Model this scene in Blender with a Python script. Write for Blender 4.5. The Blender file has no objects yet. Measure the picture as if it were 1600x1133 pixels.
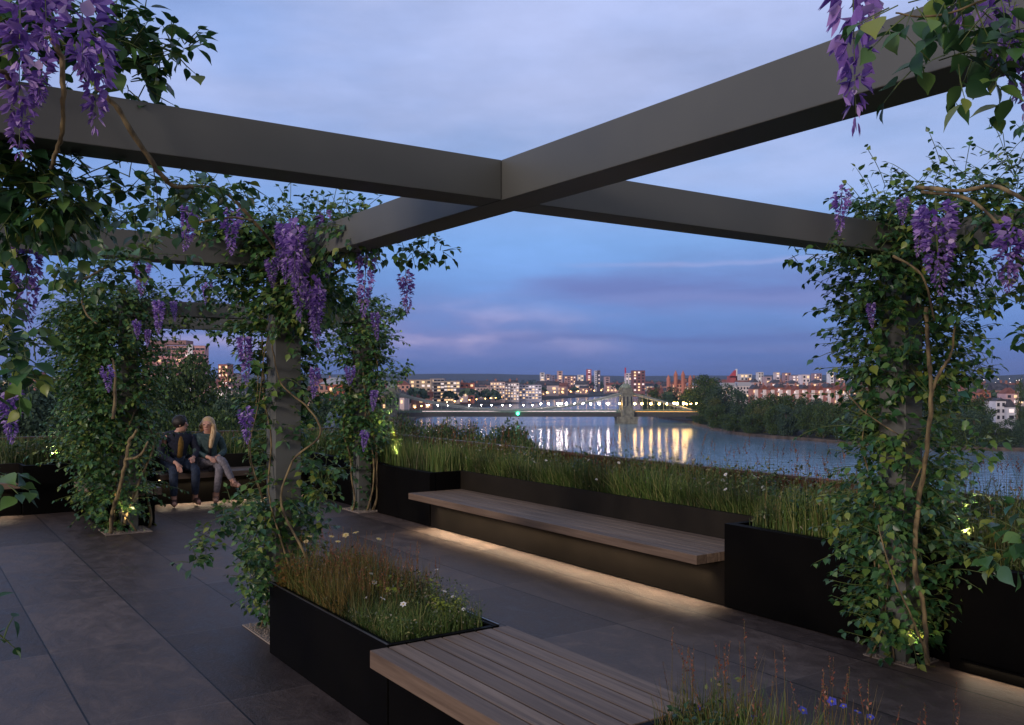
import bpy, bmesh, math, random
import numpy as np
from mathutils import Vector, Matrix
from mathutils.geometry import tessellate_polygon
random.seed(7); RNG = np.random.default_rng(11)
SC = bpy.context.scene
R = math.radians

# ------------------------------------------------------------------ camera
FOC, CU, CV, EYE = 1423.0, 800.0, 596.0, 1.75
cam_d = bpy.data.cameras.new('camera'); cam = bpy.data.objects.new('camera', cam_d)
SC.collection.objects.link(cam); SC.camera = cam
cam.location = (0, 0, EYE); cam.rotation_euler = (R(90), 0, 0)
cam_d.sensor_width = 36; cam_d.lens = 36 * FOC / 1600
cam_d.shift_y = (CV - 566.5) / 1600
cam_d.clip_start = 0.05; cam_d.clip_end = 30000

# ------------------------------------------------------------------ world: dusk sky with bands of cloud
W = bpy.data.worlds.new('World'); SC.world = W; W.use_nodes = True
nt = W.node_tree; nt.nodes.clear()
def N(tree, typ, **kw):
    n = tree.nodes.new(typ)
    for k, v in kw.items(): setattr(n, k, v)
    return n
def ramp(tree, stops, interp='LINEAR'):
    n = tree.nodes.new('ShaderNodeValToRGB'); cr = n.color_ramp; cr.interpolation = interp
    while len(cr.elements) < len(stops): cr.elements.new(0.5)
    for e, (p, c) in zip(cr.elements, stops):
        e.position = p; e.color = (c[0], c[1], c[2], 1) if not isinstance(c, (int, float)) else (c, c, c, 1)
    return n
def mth(tree, op, a, b=None, c=None, clamp=False):
    n = tree.nodes.new('ShaderNodeMath'); n.operation = op; n.use_clamp = clamp
    for i, v in enumerate((a, b, c)):
        if v is None: continue
        if isinstance(v, (int, float)): n.inputs[i].default_value = v
        else: tree.links.new(v, n.inputs[i])
    return n.outputs[0]
def mixc(tree, fac, a, b, mode='MIX'):
    n = tree.nodes.new('ShaderNodeMix'); n.data_type = 'RGBA'; n.blend_type = mode
    if isinstance(fac, (int, float)): n.inputs[0].default_value = fac
    else: tree.links.new(fac, n.inputs[0])
    for i, v in ((6, a), (7, b)):
        if isinstance(v, tuple): n.inputs[i].default_value = (v[0], v[1], v[2], 1)
        else: tree.links.new(v, n.inputs[i])
    return n.outputs[2]
def smooth(tree, v, lo, hi):
    n = tree.nodes.new('ShaderNodeMapRange'); n.interpolation_type = 'SMOOTHSTEP'
    tree.links.new(v, n.inputs[0]); n.inputs[1].default_value = lo; n.inputs[2].default_value = hi
    return n.outputs[0]
tc = N(nt, 'ShaderNodeTexCoord'); sep = N(nt, 'ShaderNodeSeparateXYZ')
nt.links.new(tc.outputs['Generated'], sep.inputs[0])
X, Y, Z = sep.outputs
elev = mth(nt, 'MAXIMUM', Z, 0.0)
az = mth(nt, 'ARCTAN2', X, Y)                      # 0 = straight ahead, + = right
# clear-sky colour by height above the horizon
sky_r = ramp(nt, [(0.0, (.070, .125, .36)), (.03, (.085, .165, .45)), (.08, (.135, .27, .63)), (.15, (.19, .37, .76)),
                  (.22, (.26, .40, .73)), (.30, (.30, .39, .67)), (.42, (.30, .38, .65)), (.7, (.25, .29, .40)), (1, (.20, .235, .32))])
nt.links.new(elev, sky_r.inputs[0])
# the top left of the sky is clear blue, the middle is veiled and paler
left = smooth(nt, az, .05, -.45)
clr = ramp(nt, [(0.0, (.085, .145, .39)), (.08, (.12, .225, .55)), (.2, (.16, .30, .66)), (.32, (.21, .34, .68)), (.42, (.23, .35, .68)), (1, (.20, .24, .34))])
nt.links.new(elev, clr.inputs[0])
base = mixc(nt, mth(nt, 'MULTIPLY', left, .8), sky_r.outputs[0], clr.outputs[0])
# stratified clouds: noise in a direction space squeezed in height
comb = N(nt, 'ShaderNodeCombineXYZ')
nt.links.new(mth(nt, 'MULTIPLY', az, 2.2), comb.inputs[0])
nt.links.new(mth(nt, 'MULTIPLY', elev, 17.0), comb.inputs[1]); comb.inputs[2].default_value = 3.7
n1 = N(nt, 'ShaderNodeTexNoise'); n1.inputs['Scale'].default_value = 1.0; n1.inputs['Detail'].default_value = 7; n1.inputs['Roughness'].default_value = .55; n1.inputs['Distortion'].default_value = .35
nt.links.new(comb.outputs[0], n1.inputs['Vector'])
band = smooth(nt, n1.outputs[0], .40, .66)
low = mth(nt, 'MULTIPLY', smooth(nt, elev, .19, .08), smooth(nt, elev, .0, .03))
c1 = mixc(nt, mth(nt, 'MULTIPLY', mth(nt, 'MULTIPLY', band, low), .45), base, (.19, .22, .50))
# big soft veil high up
comb2 = N(nt, 'ShaderNodeCombineXYZ')
nt.links.new(mth(nt, 'MULTIPLY', az, 1.5), comb2.inputs[0]); nt.links.new(mth(nt, 'MULTIPLY', elev, 5.0), comb2.inputs[1]); comb2.inputs[2].default_value = 9.1
n2 = N(nt, 'ShaderNodeTexNoise'); n2.inputs['Scale'].default_value = 1.6; n2.inputs['Detail'].default_value = 5; n2.inputs['Roughness'].default_value = .5
nt.links.new(comb2.outputs[0], n2.inputs['Vector'])
veil = mth(nt, 'MULTIPLY', smooth(nt, n2.outputs[0], .38, .68), smooth(nt, elev, .13, .25))
c2 = mixc(nt, mth(nt, 'MULTIPLY', veil, .62), c1, (.46, .52, .80))
n5 = N(nt, 'ShaderNodeTexNoise'); n5.inputs['Scale'].default_value = 2.6; n5.inputs['Detail'].default_value = 7; n5.inputs['Roughness'].default_value = .6; nt.links.new(comb2.outputs[0], n5.inputs['Vector'])
mot = N(nt, 'ShaderNodeMapRange'); nt.links.new(n5.outputs[0], mot.inputs[0]); mot.inputs[1].default_value = .3; mot.inputs[2].default_value = .7; mot.inputs[3].default_value = .88; mot.inputs[4].default_value = 1.14
cm = N(nt, 'ShaderNodeCombineXYZ'); [nt.links.new(mot.outputs[0], cm.inputs[i]) for i in range(3)]
c2 = mixc(nt, 1.0, c2, cm.outputs[0], 'MULTIPLY')
# puffy lavender cloud bank left of centre above the horizon
comb3 = N(nt, 'ShaderNodeCombineXYZ')
nt.links.new(mth(nt, 'MULTIPLY', az, 7.0), comb3.inputs[0]); nt.links.new(mth(nt, 'MULTIPLY', elev, 24.0), comb3.inputs[1]); comb3.inputs[2].default_value = 1.3
n3 = N(nt, 'ShaderNodeTexNoise'); n3.inputs['Scale'].default_value = 1.3; n3.inputs['Detail'].default_value = 6; n3.inputs['Roughness'].default_value = .48
nt.links.new(comb3.outputs[0], n3.inputs['Vector'])
bank = mth(nt, 'MULTIPLY', smooth(nt, elev, .014, .04), smooth(nt, elev, .105, .055))
bank = mth(nt, 'MULTIPLY', bank, smooth(nt, az, .22, -.10))
puff = smooth(nt, n3.outputs[0], .22, .60)
pinkc = mixc(nt, smooth(nt, n3.outputs[0], .44, .74), (.19, .215, .49), (.50, .42, .66))
c3 = mixc(nt, mth(nt, 'MULTIPLY', mth(nt, 'MULTIPLY', bank, puff), .78), c2, pinkc)
# two long pale streaks (cirrus edge) on the right of centre with a violet band under them
def streak(col, a0, a1, e0, thick, amt, colr):
    wob = mth(nt, 'MULTIPLY', mth(nt, 'SUBTRACT', n3.outputs[0], .5), .022)
    d = mth(nt, 'ABSOLUTE', mth(nt, 'SUBTRACT', mth(nt, 'SUBTRACT', elev, e0), wob))
    s = smooth(nt, d, thick, 0.0)
    g = mth(nt, 'MULTIPLY', smooth(nt, az, a0 - .06, a0 + .05), smooth(nt, az, a1 + .12, a1 - .05))
    g = mth(nt, 'MULTIPLY', mth(nt, 'MULTIPLY', s, g), smooth(nt, n1.outputs[0], .30, .60))
    return mixc(nt, mth(nt, 'MULTIPLY', g, amt), col, colr)
c4 = streak(c3, .03, .60, .100, .034, .85, (.13, .17, .44))
c4 = streak(c4, .04, .40, .127, .0045, .40, (.36, .38, .68))
c4 = streak(c4, -.10, -.05, .127, .005, .4, (.32, .38, .68))
c4 = streak(c4, .08, .34, .090, .009, .35, (.22, .26, .56))
c4 = streak(c4, .00, .30, .048, .008, .6, (.09, .13, .38))
nish = N(nt, 'ShaderNodeTexSky'); nish.sky_type = 'NISHITA'; nish.sun_disc = False
SUN_EL, SUN_AZ = R(9), R(218)                       # low afterglow behind the camera's left shoulder
nish.sun_elevation = SUN_EL; nish.sun_rotation = SUN_AZ
# the afterglow side of the sky (behind the camera) is paler and warm
back = smooth(nt, Y, .15, -.55)
glow = ramp(nt, [(0.0, (.50, .40, .38)), (.15, (.50, .43, .42)), (.4, (.38, .38, .43)), (1, (.20, .225, .30))]); nt.links.new(elev, glow.inputs[0])
c5 = mixc(nt, back, c4, glow.outputs[0])
bg = N(nt, 'ShaderNodeBackground'); bg.inputs[1].default_value = 1.0
nt.links.new(c5, bg.inputs[0])
bg2 = N(nt, 'ShaderNodeBackground'); bg2.inputs[1].default_value = 0.004
nt.links.new(nish.outputs[0], bg2.inputs[0])
add = N(nt, 'ShaderNodeAddShader'); wo = N(nt, 'ShaderNodeOutputWorld')
nt.links.new(bg.outputs[0], add.inputs[0]); nt.links.new(bg2.outputs[0], add.inputs[1]); nt.links.new(add.outputs[0], wo.inputs[0])

sun_d = bpy.data.lights.new('sun', 'SUN'); sun_d.energy = 1.5; sun_d.angle = R(12); sun_d.color = (1.0, .84, .78)
sun = bpy.data.objects.new('sun', sun_d); SC.collection.objects.link(sun)
sd = Vector((math.sin(SUN_AZ) * math.cos(SUN_EL), math.cos(SUN_AZ) * math.cos(SUN_EL), math.sin(SUN_EL)))
sun.rotation_euler = (-sd).to_track_quat('-Z', 'Y').to_euler()
SC.view_settings.view_transform = 'Standard'; SC.view_settings.look = 'None'
SC.view_settings.exposure = 0.14; SC.view_settings.gamma = 1.0; SC.view_settings.use_curve_mapping = False
SC.cycles.max_bounces = 6; SC.cycles.transparent_max_bounces = 6
SC.cycles.sample_clamp_indirect = 4.0
SC.cycles.use_denoising = True

# ------------------------------------------------------------------ frames of reference
AX, BX = Vector((.828, .561, 0)).normalized(), Vector((-.561, .828, 0)).normalized()
TH = math.atan2(AX.y, AX.x)                       # terrace grid is turned by this angle
def ab(a, b, z=0.0): return AX * a + BX * b + Vector((0, 0, z))
def pix(u, v, d): return Vector(((u - CU) / FOC * d, d, EYE + (CV - v) / FOC * d))
GZ = -21.0; WZ = -22.25                           # town ground and river level below the roof terrace
def gnd(u, v, z=GZ):
    d = (EYE - z) * FOC / (v - CV); return Vector(((u - CU) / FOC * d, d, z))

# ------------------------------------------------------------------ helpers
def tag(o, label=None, cat=None, group=None, kind=None):
    if label: o['label'] = label
    if cat: o['category'] = cat
    if group: o['group'] = group
    if kind: o['kind'] = kind
    return o
def empty(name, loc, label=None, cat=None, group=None, rz=0.0):
    o = bpy.data.objects.new(name, None); SC.collection.objects.link(o)
    o.location = loc; o.rotation_euler = (0, 0, rz); o.empty_display_size = .1
    return tag(o, label, cat, group)
class MB:
    """collects vertices and faces; build() links ONE mesh object"""
    def __init__(s): s.v = []; s.f = []; s.m = []; s.mi = 0
    def add(s, vs, fs):
        k = len(s.v); s.v.extend([tuple(x) for x in vs]); s.f.extend([tuple(i + k for i in f) for f in fs]); s.m.extend([s.mi] * len(fs)); return s
    def box(s, x0, x1, y0, y1, z0, z1):
        return s.add([(x0,y0,z0),(x1,y0,z0),(x1,y1,z0),(x0,y1,z0),(x0,y0,z1),(x1,y0,z1),(x1,y1,z1),(x0,y1,z1)],
                     [(0,3,2,1),(4,5,6,7),(0,1,5,4),(1,2,6,5),(2,3,7,6),(3,0,4,7)])
    def prism(s, pts, z0, z1):
        n = len(pts); vs = [(p[0], p[1], z0) for p in pts] + [(p[0], p[1], z1) for p in pts]
        return s.add(vs, [tuple(range(n))[::-1], tuple(range(n, 2*n))] + [(i, (i+1) % n, n+(i+1) % n, n+i) for i in range(n)])
    def tube(s, pts, rad, n=6, cap=True):
        pts = [Vector(p) for p in pts]; m = len(pts)
        if isinstance(rad, (int, float)): rad = [rad] * m
        vs = []; up = Vector((0, 0, 1)); prev = None
        for i, p in enumerate(pts):
            t = (pts[min(i+1, m-1)] - pts[max(i-1, 0)]).normalized()
            if prev is None:
                x = t.cross(up) if abs(t.z) < .95 else t.cross(Vector((1, 0, 0)))
            else: x = prev - t * prev.dot(t)
            x.normalize(); prev = x; y = t.cross(x)
            for k in range(n):
                a = 2*math.pi*k/n; vs.append(p + (x*math.cos(a) + y*math.sin(a)) * rad[i])
        fs = [(i*n+k, i*n+(k+1) % n, (i+1)*n+(k+1) % n, (i+1)*n+k) for i in range(m-1) for k in range(n)]
        if cap: fs += [tuple(range(n))[::-1], tuple(range((m-1)*n, m*n))]
        return s.add(vs, fs)
    def lathe(s, prof, cx, cy, z=0, n=12):
        vs = [(cx + r*math.cos(2*math.pi*k/n), cy + r*math.sin(2*math.pi*k/n), z+h) for r, h in prof for k in range(n)]
        m = len(prof)
        return s.add(vs, [(i*n+k, i*n+(k+1) % n, (i+1)*n+(k+1) % n, (i+1)*n+k) for i in range(m-1) for k in range(n)]
                     + [tuple(range(n))[::-1], tuple(range((m-1)*n, m*n))])
    def build(s, name, mat, parent=None, bevel=0, smooth=False, origin=None):
        me = bpy.data.meshes.new(name)
        o3 = Vector(origin) if origin is not None else None
        vs = s.v if o3 is None else [tuple(Vector(v) - o3) for v in s.v]
        me.from_pydata(vs, [], s.f)
        for mm in (mat if isinstance(mat, (list, tuple)) else [mat]): me.materials.append(mm)
        if max(s.m, default=0) > 0: me.polygons.foreach_set('material_index', s.m)
        me.update()
        o = bpy.data.objects.new(name, me); SC.collection.objects.link(o)
        if o3 is not None: o.location = o3
        if parent: o.parent = parent
        if smooth: me.polygons.foreach_set('use_smooth', [True] * len(me.polygons))
        if bevel:
            b = o.modifiers.new('bevel', 'BEVEL'); b.width = bevel; b.segments = 2; b.limit_method = 'ANGLE'
        return o
def copy_tree(o, parent=None):
    c = o.copy(); SC.collection.objects.link(c)
    if parent: c.parent = parent
    for ch in list(o.children): copy_tree(ch, c)
    return c
def arr_mesh(name, verts, faces_idx, nper, mats, parent=None, matidx=None, smooth=False):
    """numpy mesh: verts (V,3), faces (F,nper)"""
    me = bpy.data.meshes.new(name); V = len(verts); F = len(faces_idx)
    me.vertices.add(V); me.vertices.foreach_set('co', np.asarray(verts, dtype=np.float32).ravel())
    me.loops.add(F*nper); me.loops.foreach_set('vertex_index', np.asarray(faces_idx, dtype=np.int32).ravel())
    me.polygons.add(F); me.polygons.foreach_set('loop_start', np.arange(0, F*nper, nper, dtype=np.int32))
    me.polygons.foreach_set('loop_total', np.full(F, nper, dtype=np.int32))
    for m in (mats if isinstance(mats, (list, tuple)) else [mats]): me.materials.append(m)
    if matidx is not None: me.polygons.foreach_set('material_index', np.asarray(matidx, dtype=np.int32))
    if smooth: me.polygons.foreach_set('use_smooth', np.ones(F, dtype=bool))
    me.update(calc_edges=True)
    o = bpy.data.objects.new(name, me); SC.collection.objects.link(o)
    if parent: o.parent = parent
    return o
def norm(v): return v / np.maximum(np.linalg.norm(v, axis=-1, keepdims=True), 1e-9)
def frames(t, n):
    """rotation matrices whose local y is t and local z is near n"""
    t = norm(t); x = norm(np.cross(t, n)); z = np.cross(x, t)
    return np.stack([x, t, z], axis=-1)
def scatter_arr(tv, tf, pos, rot, scl):
    """copies of template (tv,tf) -> verts, faces"""
    tv = np.asarray(tv, float); tf = np.asarray(tf, int); n = len(pos)
    scl = np.asarray(scl, float)
    loc = tv[None] * (scl[:, None, None] if scl.ndim == 1 else scl[:, None, :])
    v = np.einsum('nij,nkj->nki', rot, loc) + pos[:, None, :]
    f = tf[None] + (np.arange(n) * len(tv))[:, None, None]
    return v.reshape(-1, 3), f.reshape(-1, tf.shape[1])

# ------------------------------------------------------------------ materials
def mat(name, col, rough=.5, metal=0, spec=.5, emit=None, estr=0):
    m = bpy.data.materials.new(name); m.use_nodes = True; p = m.node_tree.nodes['Principled BSDF']
    p.inputs['Base Color'].default_value = (*col, 1); p.inputs['Roughness'].default_value = rough
    p.inputs['Metallic'].default_value = metal; p.inputs['Specular IOR Level'].default_value = spec
    if emit: p.inputs['Emission Color'].default_value = (*emit, 1); p.inputs['Emission Strength'].default_value = estr
    return m
def P(m): return m.node_tree.nodes['Principled BSDF']
def noisy(m, c1, c2, scale=4, detail=6, stretch=(1, 1, 1), bump=0, lo=.35, hi=.65, rough=None, coord='Object', bdist=.01):
    """two-tone wear on a material; optional bump and roughness range"""
    t = m.node_tree; tcn = N(t, 'ShaderNodeTexCoord'); mp = N(t, 'ShaderNodeMapping'); mp.inputs['Scale'].default_value = stretch
    t.links.new(tcn.outputs[coord], mp.inputs[0]); ns = N(t, 'ShaderNodeTexNoise'); ns.inputs['Scale'].default_value = scale; ns.inputs['Detail'].default_value = detail
    t.links.new(mp.outputs[0], ns.inputs['Vector'])
    r = ramp(t, [(lo, c1), (hi, c2)]); t.links.new(ns.outputs[0], r.inputs[0]); t.links.new(r.outputs[0], P(m).inputs['Base Color'])
    if bump:
        b = N(t, 'ShaderNodeBump'); b.inputs['Strength'].default_value = bump; b.inputs['Distance'].default_value = bdist
        t.links.new(ns.outputs[0], b.inputs['Height']); t.links.new(b.outputs[0], P(m).inputs['Normal'])
    if rough:
        rr = N(t, 'ShaderNodeMapRange'); t.links.new(ns.outputs[0], rr.inputs[0]); rr.inputs[1].default_value = .3; rr.inputs[2].default_value = .7
        rr.inputs[3].default_value, rr.inputs[4].default_value = rough; t.links.new(rr.outputs[0], P(m).inputs['Roughness'])
    return m
def island_mat(name, stops, rough=.5, translucent=0.0, spec=.4, noise_scale=None, dark=None):
    """colour varies from leaf to leaf (Random Per Island)"""
    m = mat(name, stops[0][1], rough, spec=spec); t = m.node_tree
    g = N(t, 'ShaderNodeNewGeometry'); r = ramp(t, stops); t.links.new(g.outputs['Random Per Island'], r.inputs[0]); col = r.outputs[0]
    if noise_scale:
        tcn = N(t, 'ShaderNodeTexCoord'); ns = N(t, 'ShaderNodeTexNoise'); ns.inputs['Scale'].default_value = noise_scale; ns.inputs['Detail'].default_value = 2
        t.links.new(tcn.outputs['Object'], ns.inputs['Vector'])
        col = mixc(t, smooth(t, ns.outputs[0], .4, .62), col, mixc(t, 1.0, col, dark or (.45, .5, .55), 'MULTIPLY'))
    t.links.new(col, P(m).inputs['Base Color'])
    if translucent:
        tr = N(t, 'ShaderNodeBsdfTranslucent'); t.links.new(col, tr.inputs[0]); mx = N(t, 'ShaderNodeMixShader'); mx.inputs[0].default_value = translucent
        out = t.nodes['Material Output']; t.links.new(P(m).outputs[0], mx.inputs[1]); t.links.new(tr.outputs[0], mx.inputs[2]); t.links.new(mx.outputs[0], out.inputs[0])
    return m

M = {}
M['beam'] = noisy(mat('painted_steel_grey', (.16, .16, .165), .42), (.088, .092, .084), (.120, .124, .112), 1.1, 8, bump=.08, rough=(.4, .55))
M['black'] = noisy(mat('black_steel', (.004, .0035, .003), .6, spec=.05), (.0025, .0022, .002), (.0045, .004, .0034), 2.0, 5, bump=.05, rough=(.5, .65))
M['bronze'] = noisy(mat('bronze_panel', (.02, .016, .012), .6, spec=.12), (.014, .0115, .0085), (.024, .0195, .014), 1.6, 5, bump=.04, rough=(.5, .65))
M['plinth'] = noisy(mat('plinth_panel', (.01, .008, .006), .7, spec=.1), (.007, .0055, .004), (.013, .010, .0075), 1.6, 5)
M['rim'] = mat('rim_steel', (.10, .10, .11), .3, .6)
M['soil'] = noisy(mat('soil', (.02, .014, .01), .95), (.012, .009, .006), (.04, .028, .018), 14, 6, bump=.6, bdist=.03)
M['gravel'] = mat('pale_gravel', (.26, .21, .17), .9)
M['rust'] = noisy(mat('rusted_steel', (.12, .045, .03), .75), (.07, .026, .018), (.15, .052, .032), 3, 6, bump=.2)
M['railcap'] = mat('rail_cap', (.10, .055, .045), .5)
M['led'] = mat('led_strip', (.9, .8, .6), .5, emit=(1, .72, .38), estr=2.5)
def wood_mat(name, c1, c2):
    m = mat(name, c1, .62); t = m.node_tree
    tcn = N(t, 'ShaderNodeTexCoord'); mp = N(t, 'ShaderNodeMapping'); mp.inputs['Scale'].default_value = (26, .9, 26)
    t.links.new(tcn.outputs['Object'], mp.inputs[0])
    g = N(t, 'ShaderNodeNewGeometry'); off = N(t, 'ShaderNodeVectorMath', operation='ADD'); t.links.new(mp.outputs[0], off.inputs[0])
    cx = N(t, 'ShaderNodeCombineXYZ'); oi = N(t, 'ShaderNodeObjectInfo'); t.links.new(mth(t, 'MULTIPLY', oi.outputs['Random'], 40), cx.inputs[1]); t.links.new(cx.outputs[0], off.inputs[1])
    ns = N(t, 'ShaderNodeTexNoise'); ns.inputs['Scale'].default_value = 1.4; ns.inputs['Detail'].default_value = 8; ns.inputs['Roughness'].default_value = .65; t.links.new(off.outputs[0], ns.inputs['Vector'])
    r = ramp(t, [(.32, c1), (.68, c2)]); t.links.new(ns.outputs[0], r.inputs[0])
    hue = mixc(t, mth(t, 'MULTIPLY', oi.outputs['Random'], .45), r.outputs[0], (c1[0]*.62, c1[1]*.6, c1[2]*.6)); t.links.new(hue, P(m).inputs['Base Color'])
    b = N(t, 'ShaderNodeBump'); b.inputs['Strength'].default_value = .35; b.inputs['Distance'].default_value = .002
    t.links.new(ns.outputs[0], b.inputs['Height']); t.links.new(b.outputs[0], P(m).inputs['Normal']); return m
M['wood'] = wood_mat('weathered_timber', (.12, .078, .05), (.31, .215, .145))

def floor_mat():
    m = mat('slate_paving', (.08, .07, .07), .4, spec=.24); t = m.node_tree
    tcn = N(t, 'ShaderNodeTexCoord'); sp = N(t, 'ShaderNodeSeparateXYZ'); t.links.new(tcn.outputs['Object'], sp.inputs[0])
    a = mth(t, 'DIVIDE', mth(t, 'SUBTRACT', sp.outputs[0], .12), .70); b = mth(t, 'DIVIDE', mth(t, 'SUBTRACT', sp.outputs[1], .50), 1.5)
    fa, fb = mth(t, 'FLOOR', a), mth(t, 'FLOOR', b)
    da = mth(t, 'MULTIPLY', mth(t, 'PINGPONG', a, .5), .70); db = mth(t, 'MULTIPLY', mth(t, 'PINGPONG', b, .5), 1.5)
    ja = mth(t, 'LESS_THAN', da, .0052); jb = mth(t, 'LESS_THAN', db, .0034)
    cell = N(t, 'ShaderNodeCombineXYZ'); t.links.new(fa, cell.inputs[0]); t.links.new(fb, cell.inputs[1])
    wn = N(t, 'ShaderNodeTexWhiteNoise'); wn.noise_dimensions = '3D'; t.links.new(cell.outputs[0], wn.inputs[0])
    off = N(t, 'ShaderNodeVectorMath', operation='MULTIPLY_ADD'); t.links.new(wn.outputs['Color'], off.inputs[0]); off.inputs[1].default_value = (9, 9, 9); t.links.new(tcn.outputs['Object'], off.inputs[2])
    mp = N(t, 'ShaderNodeMapping'); mp.inputs['Scale'].default_value = (1.0, .6, 1); mp.inputs['Rotation'].default_value = (0, 0, R(-38)); t.links.new(off.outputs[0], mp.inputs[0])
    n1 = N(t, 'ShaderNodeTexNoise'); n1.inputs['Scale'].default_value = 6.5; n1.inputs['Detail'].default_value = 11; n1.inputs['Roughness'].default_value = .74; n1.inputs['Distortion'].default_value = .5; t.links.new(mp.outputs[0], n1.inputs['Vector'])
    n2 = N(t, 'ShaderNodeTexNoise'); n2.inputs['Scale'].default_value = 55; n2.inputs['Detail'].default_value = 4; t.links.new(tcn.outputs['Object'], n2.inputs['Vector'])
    r = ramp(t, [(.28, (.046, .032, .026)), (.5, (.100, .071, .057)), (.74, (.20, .145, .115))]); t.links.new(n1.outputs[0], r.inputs[0])
    tint = mixc(t, mth(t, 'MULTIPLY', wn.outputs['Value'], .35), r.outputs[0], (.058, .046, .050))
    tv = N(t, 'ShaderNodeMapRange'); t.links.new(wn.outputs['Value'], tv.inputs[0]); tv.inputs[3].default_value = 1.30; tv.inputs[4].default_value = .68
    tcv = N(t, 'ShaderNodeCombineXYZ'); [t.links.new(tv.outputs[0], tcv.inputs[i]) for i in range(3)]; tint = mixc(t, 1.0, tint, tcv.outputs[0], 'MULTIPLY')
    grain = mixc(t, mth(t, 'MULTIPLY', smooth(t, n2.outputs[0], .45, .75), .35), tint, (.15, .13, .125))
    col = mixc(t, mth(t, 'MULTIPLY', jb, .55), grain, (.22, .175, .15)); col = mixc(t, ja, col, (.008, .008, .009))
    t.links.new(col, P(m).inputs['Base Color'])
    rr = N(t, 'ShaderNodeMapRange'); t.links.new(n1.outputs[0], rr.inputs[0]); rr.inputs[1].default_value = .3; rr.inputs[2].default_value = .7; rr.inputs[3].default_value = .36; rr.inputs[4].default_value = .6; t.links.new(rr.outputs[0], P(m).inputs['Roughness'])
    hsum = mth(t, 'ADD', mth(t, 'MULTIPLY', n1.outputs[0], 1.0), mth(t, 'MULTIPLY', n2.outputs[0], .12)); hsum = mth(t, 'SUBTRACT', hsum, mth(t, 'MULTIPLY', ja, 1.0))
    bp = N(t, 'ShaderNodeBump'); bp.inputs['Strength'].default_value = .5; bp.inputs['Distance'].default_value = .016; t.links.new(hsum, bp.inputs['Height']); t.links.new(bp.outputs[0], P(m).inputs['Normal'])
    return m
M['floor'] = floor_mat()

# ------------------------------------------------------------------ the terrace (all in the turned grid: local x = a, local y = b)
def grid_obj(mb, name, m, parent=None, **kw):
    o = mb.build(name, m, parent, **kw)
    if parent is None: o.rotation_euler = (0, 0, TH)
    return o
def groot(name, a, b, z, label=None, cat=None, group=None): return empty(name, ab(a, b, z), label, cat, group, rz=TH)
def gpart(root, org, name, m, fn, **kw):
    """part built in absolute grid coordinates, shifted into its root's frame"""
    mb = MB(); fn(mb); a, b, z = org; mb.v = [(x-a, y-b, w-z) for x, y, w in mb.v]
    return mb.build(name, m, root, **kw)

fl = MB(); fl.box(-6.9, 6.86, -5, 16.15, -.30, 0); tag(grid_obj(fl, 'terrace_floor', M['floor']), kind='structure')
bw = noisy(mat('brick_building', (.2, .1, .07), .8), (.16, .09, .065), (.26, .15, .11), 2, 5)
bd = MB(); bd.box(-6.85, 6.82, -4.95, 16.1, GZ, -.31); o = grid_obj(bd, 'terrace_building', bw)
tag(o, 'brick apartment building that carries the planted roof terrace', 'building')

W2 = .19; ZB, ZT = 2.535, 2.71
# pergola near the camera
pr = groot('pergola', 2.176, 3.29, 0, 'grey steel pergola crossing overhead, closest to the camera, with two posts', 'pergola', 'grey steel pergolas on the roof terrace')
og = (2.176, 3.29, 0)
gpart(pr, og, 'beam', M['beam'], lambda m: m.box(2.176, 2.366, -.9, 6.32, ZB, ZT), bevel=.003)
gpart(pr, og, 'beam', M['beam'], lambda m: m.box(-2.2, 2.173, 3.29, 3.48, ZB+.001, ZT-.001), bevel=.003)
gpart(pr, og, 'beam', M['beam'], lambda m: m.box(2.369, 5.16, 3.29, 3.48, ZB+.001, ZT-.001), bevel=.003)
gpart(pr, og, 'beam', M['beam'], lambda m: m.box(-2.2, 2.173, 6.13, 6.32, ZB+.001, ZT-.001), bevel=.003)
gpart(pr, og, 'beam', M['beam'], lambda m: m.box(5.163, 5.353, -.9, 3.48, ZB, ZT), bevel=.003)
gpart(pr, og, 'post', M['beam'], lambda m: m.box(2.178, 2.364, 6.133, 6.317, 0, ZB-.002), bevel=.004)
gpart(pr, og, 'post', M['beam'], lambda m: m.box(5.166, 5.350, 3.293, 3.477, 0, ZB-.002), bevel=.004)
# pergola at the far end
pf = groot('pergola', 2.176, 11.2, 0, 'grey steel pergola at the far end of the terrace around the seated couple', 'pergola', 'grey steel pergolas on the roof terrace')
og = (2.176, 11.2, 0)
for (a0, a1, b0, b1) in ((2.176, 5.353, 11.3, 11.49), (2.176, 5.353, 14.0, 14.19)):
    gpart(pf, og, 'beam', M['beam'], lambda m: m.box(a0, a1, b0, b1, ZB, ZT), bevel=.003)
for (a0, a1, b0, b1) in ((2.176, 2.366, 11.493, 13.997), (5.163, 5.353, 11.493, 13.997)):
    gpart(pf, og, 'beam', M['beam'], lambda m: m.box(a0, a1, b0, b1, ZB+.001, ZT-.001), bevel=.003)
for (a, b) in ((2.178, 11.302), (5.166, 11.302), (2.178, 14.002), (5.166, 14.002)):
    gpart(pf, og, 'post', M['beam'], lambda m: m.box(a, a+.186, b, b+.186, 0, ZB-.002), bevel=.004)

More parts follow.
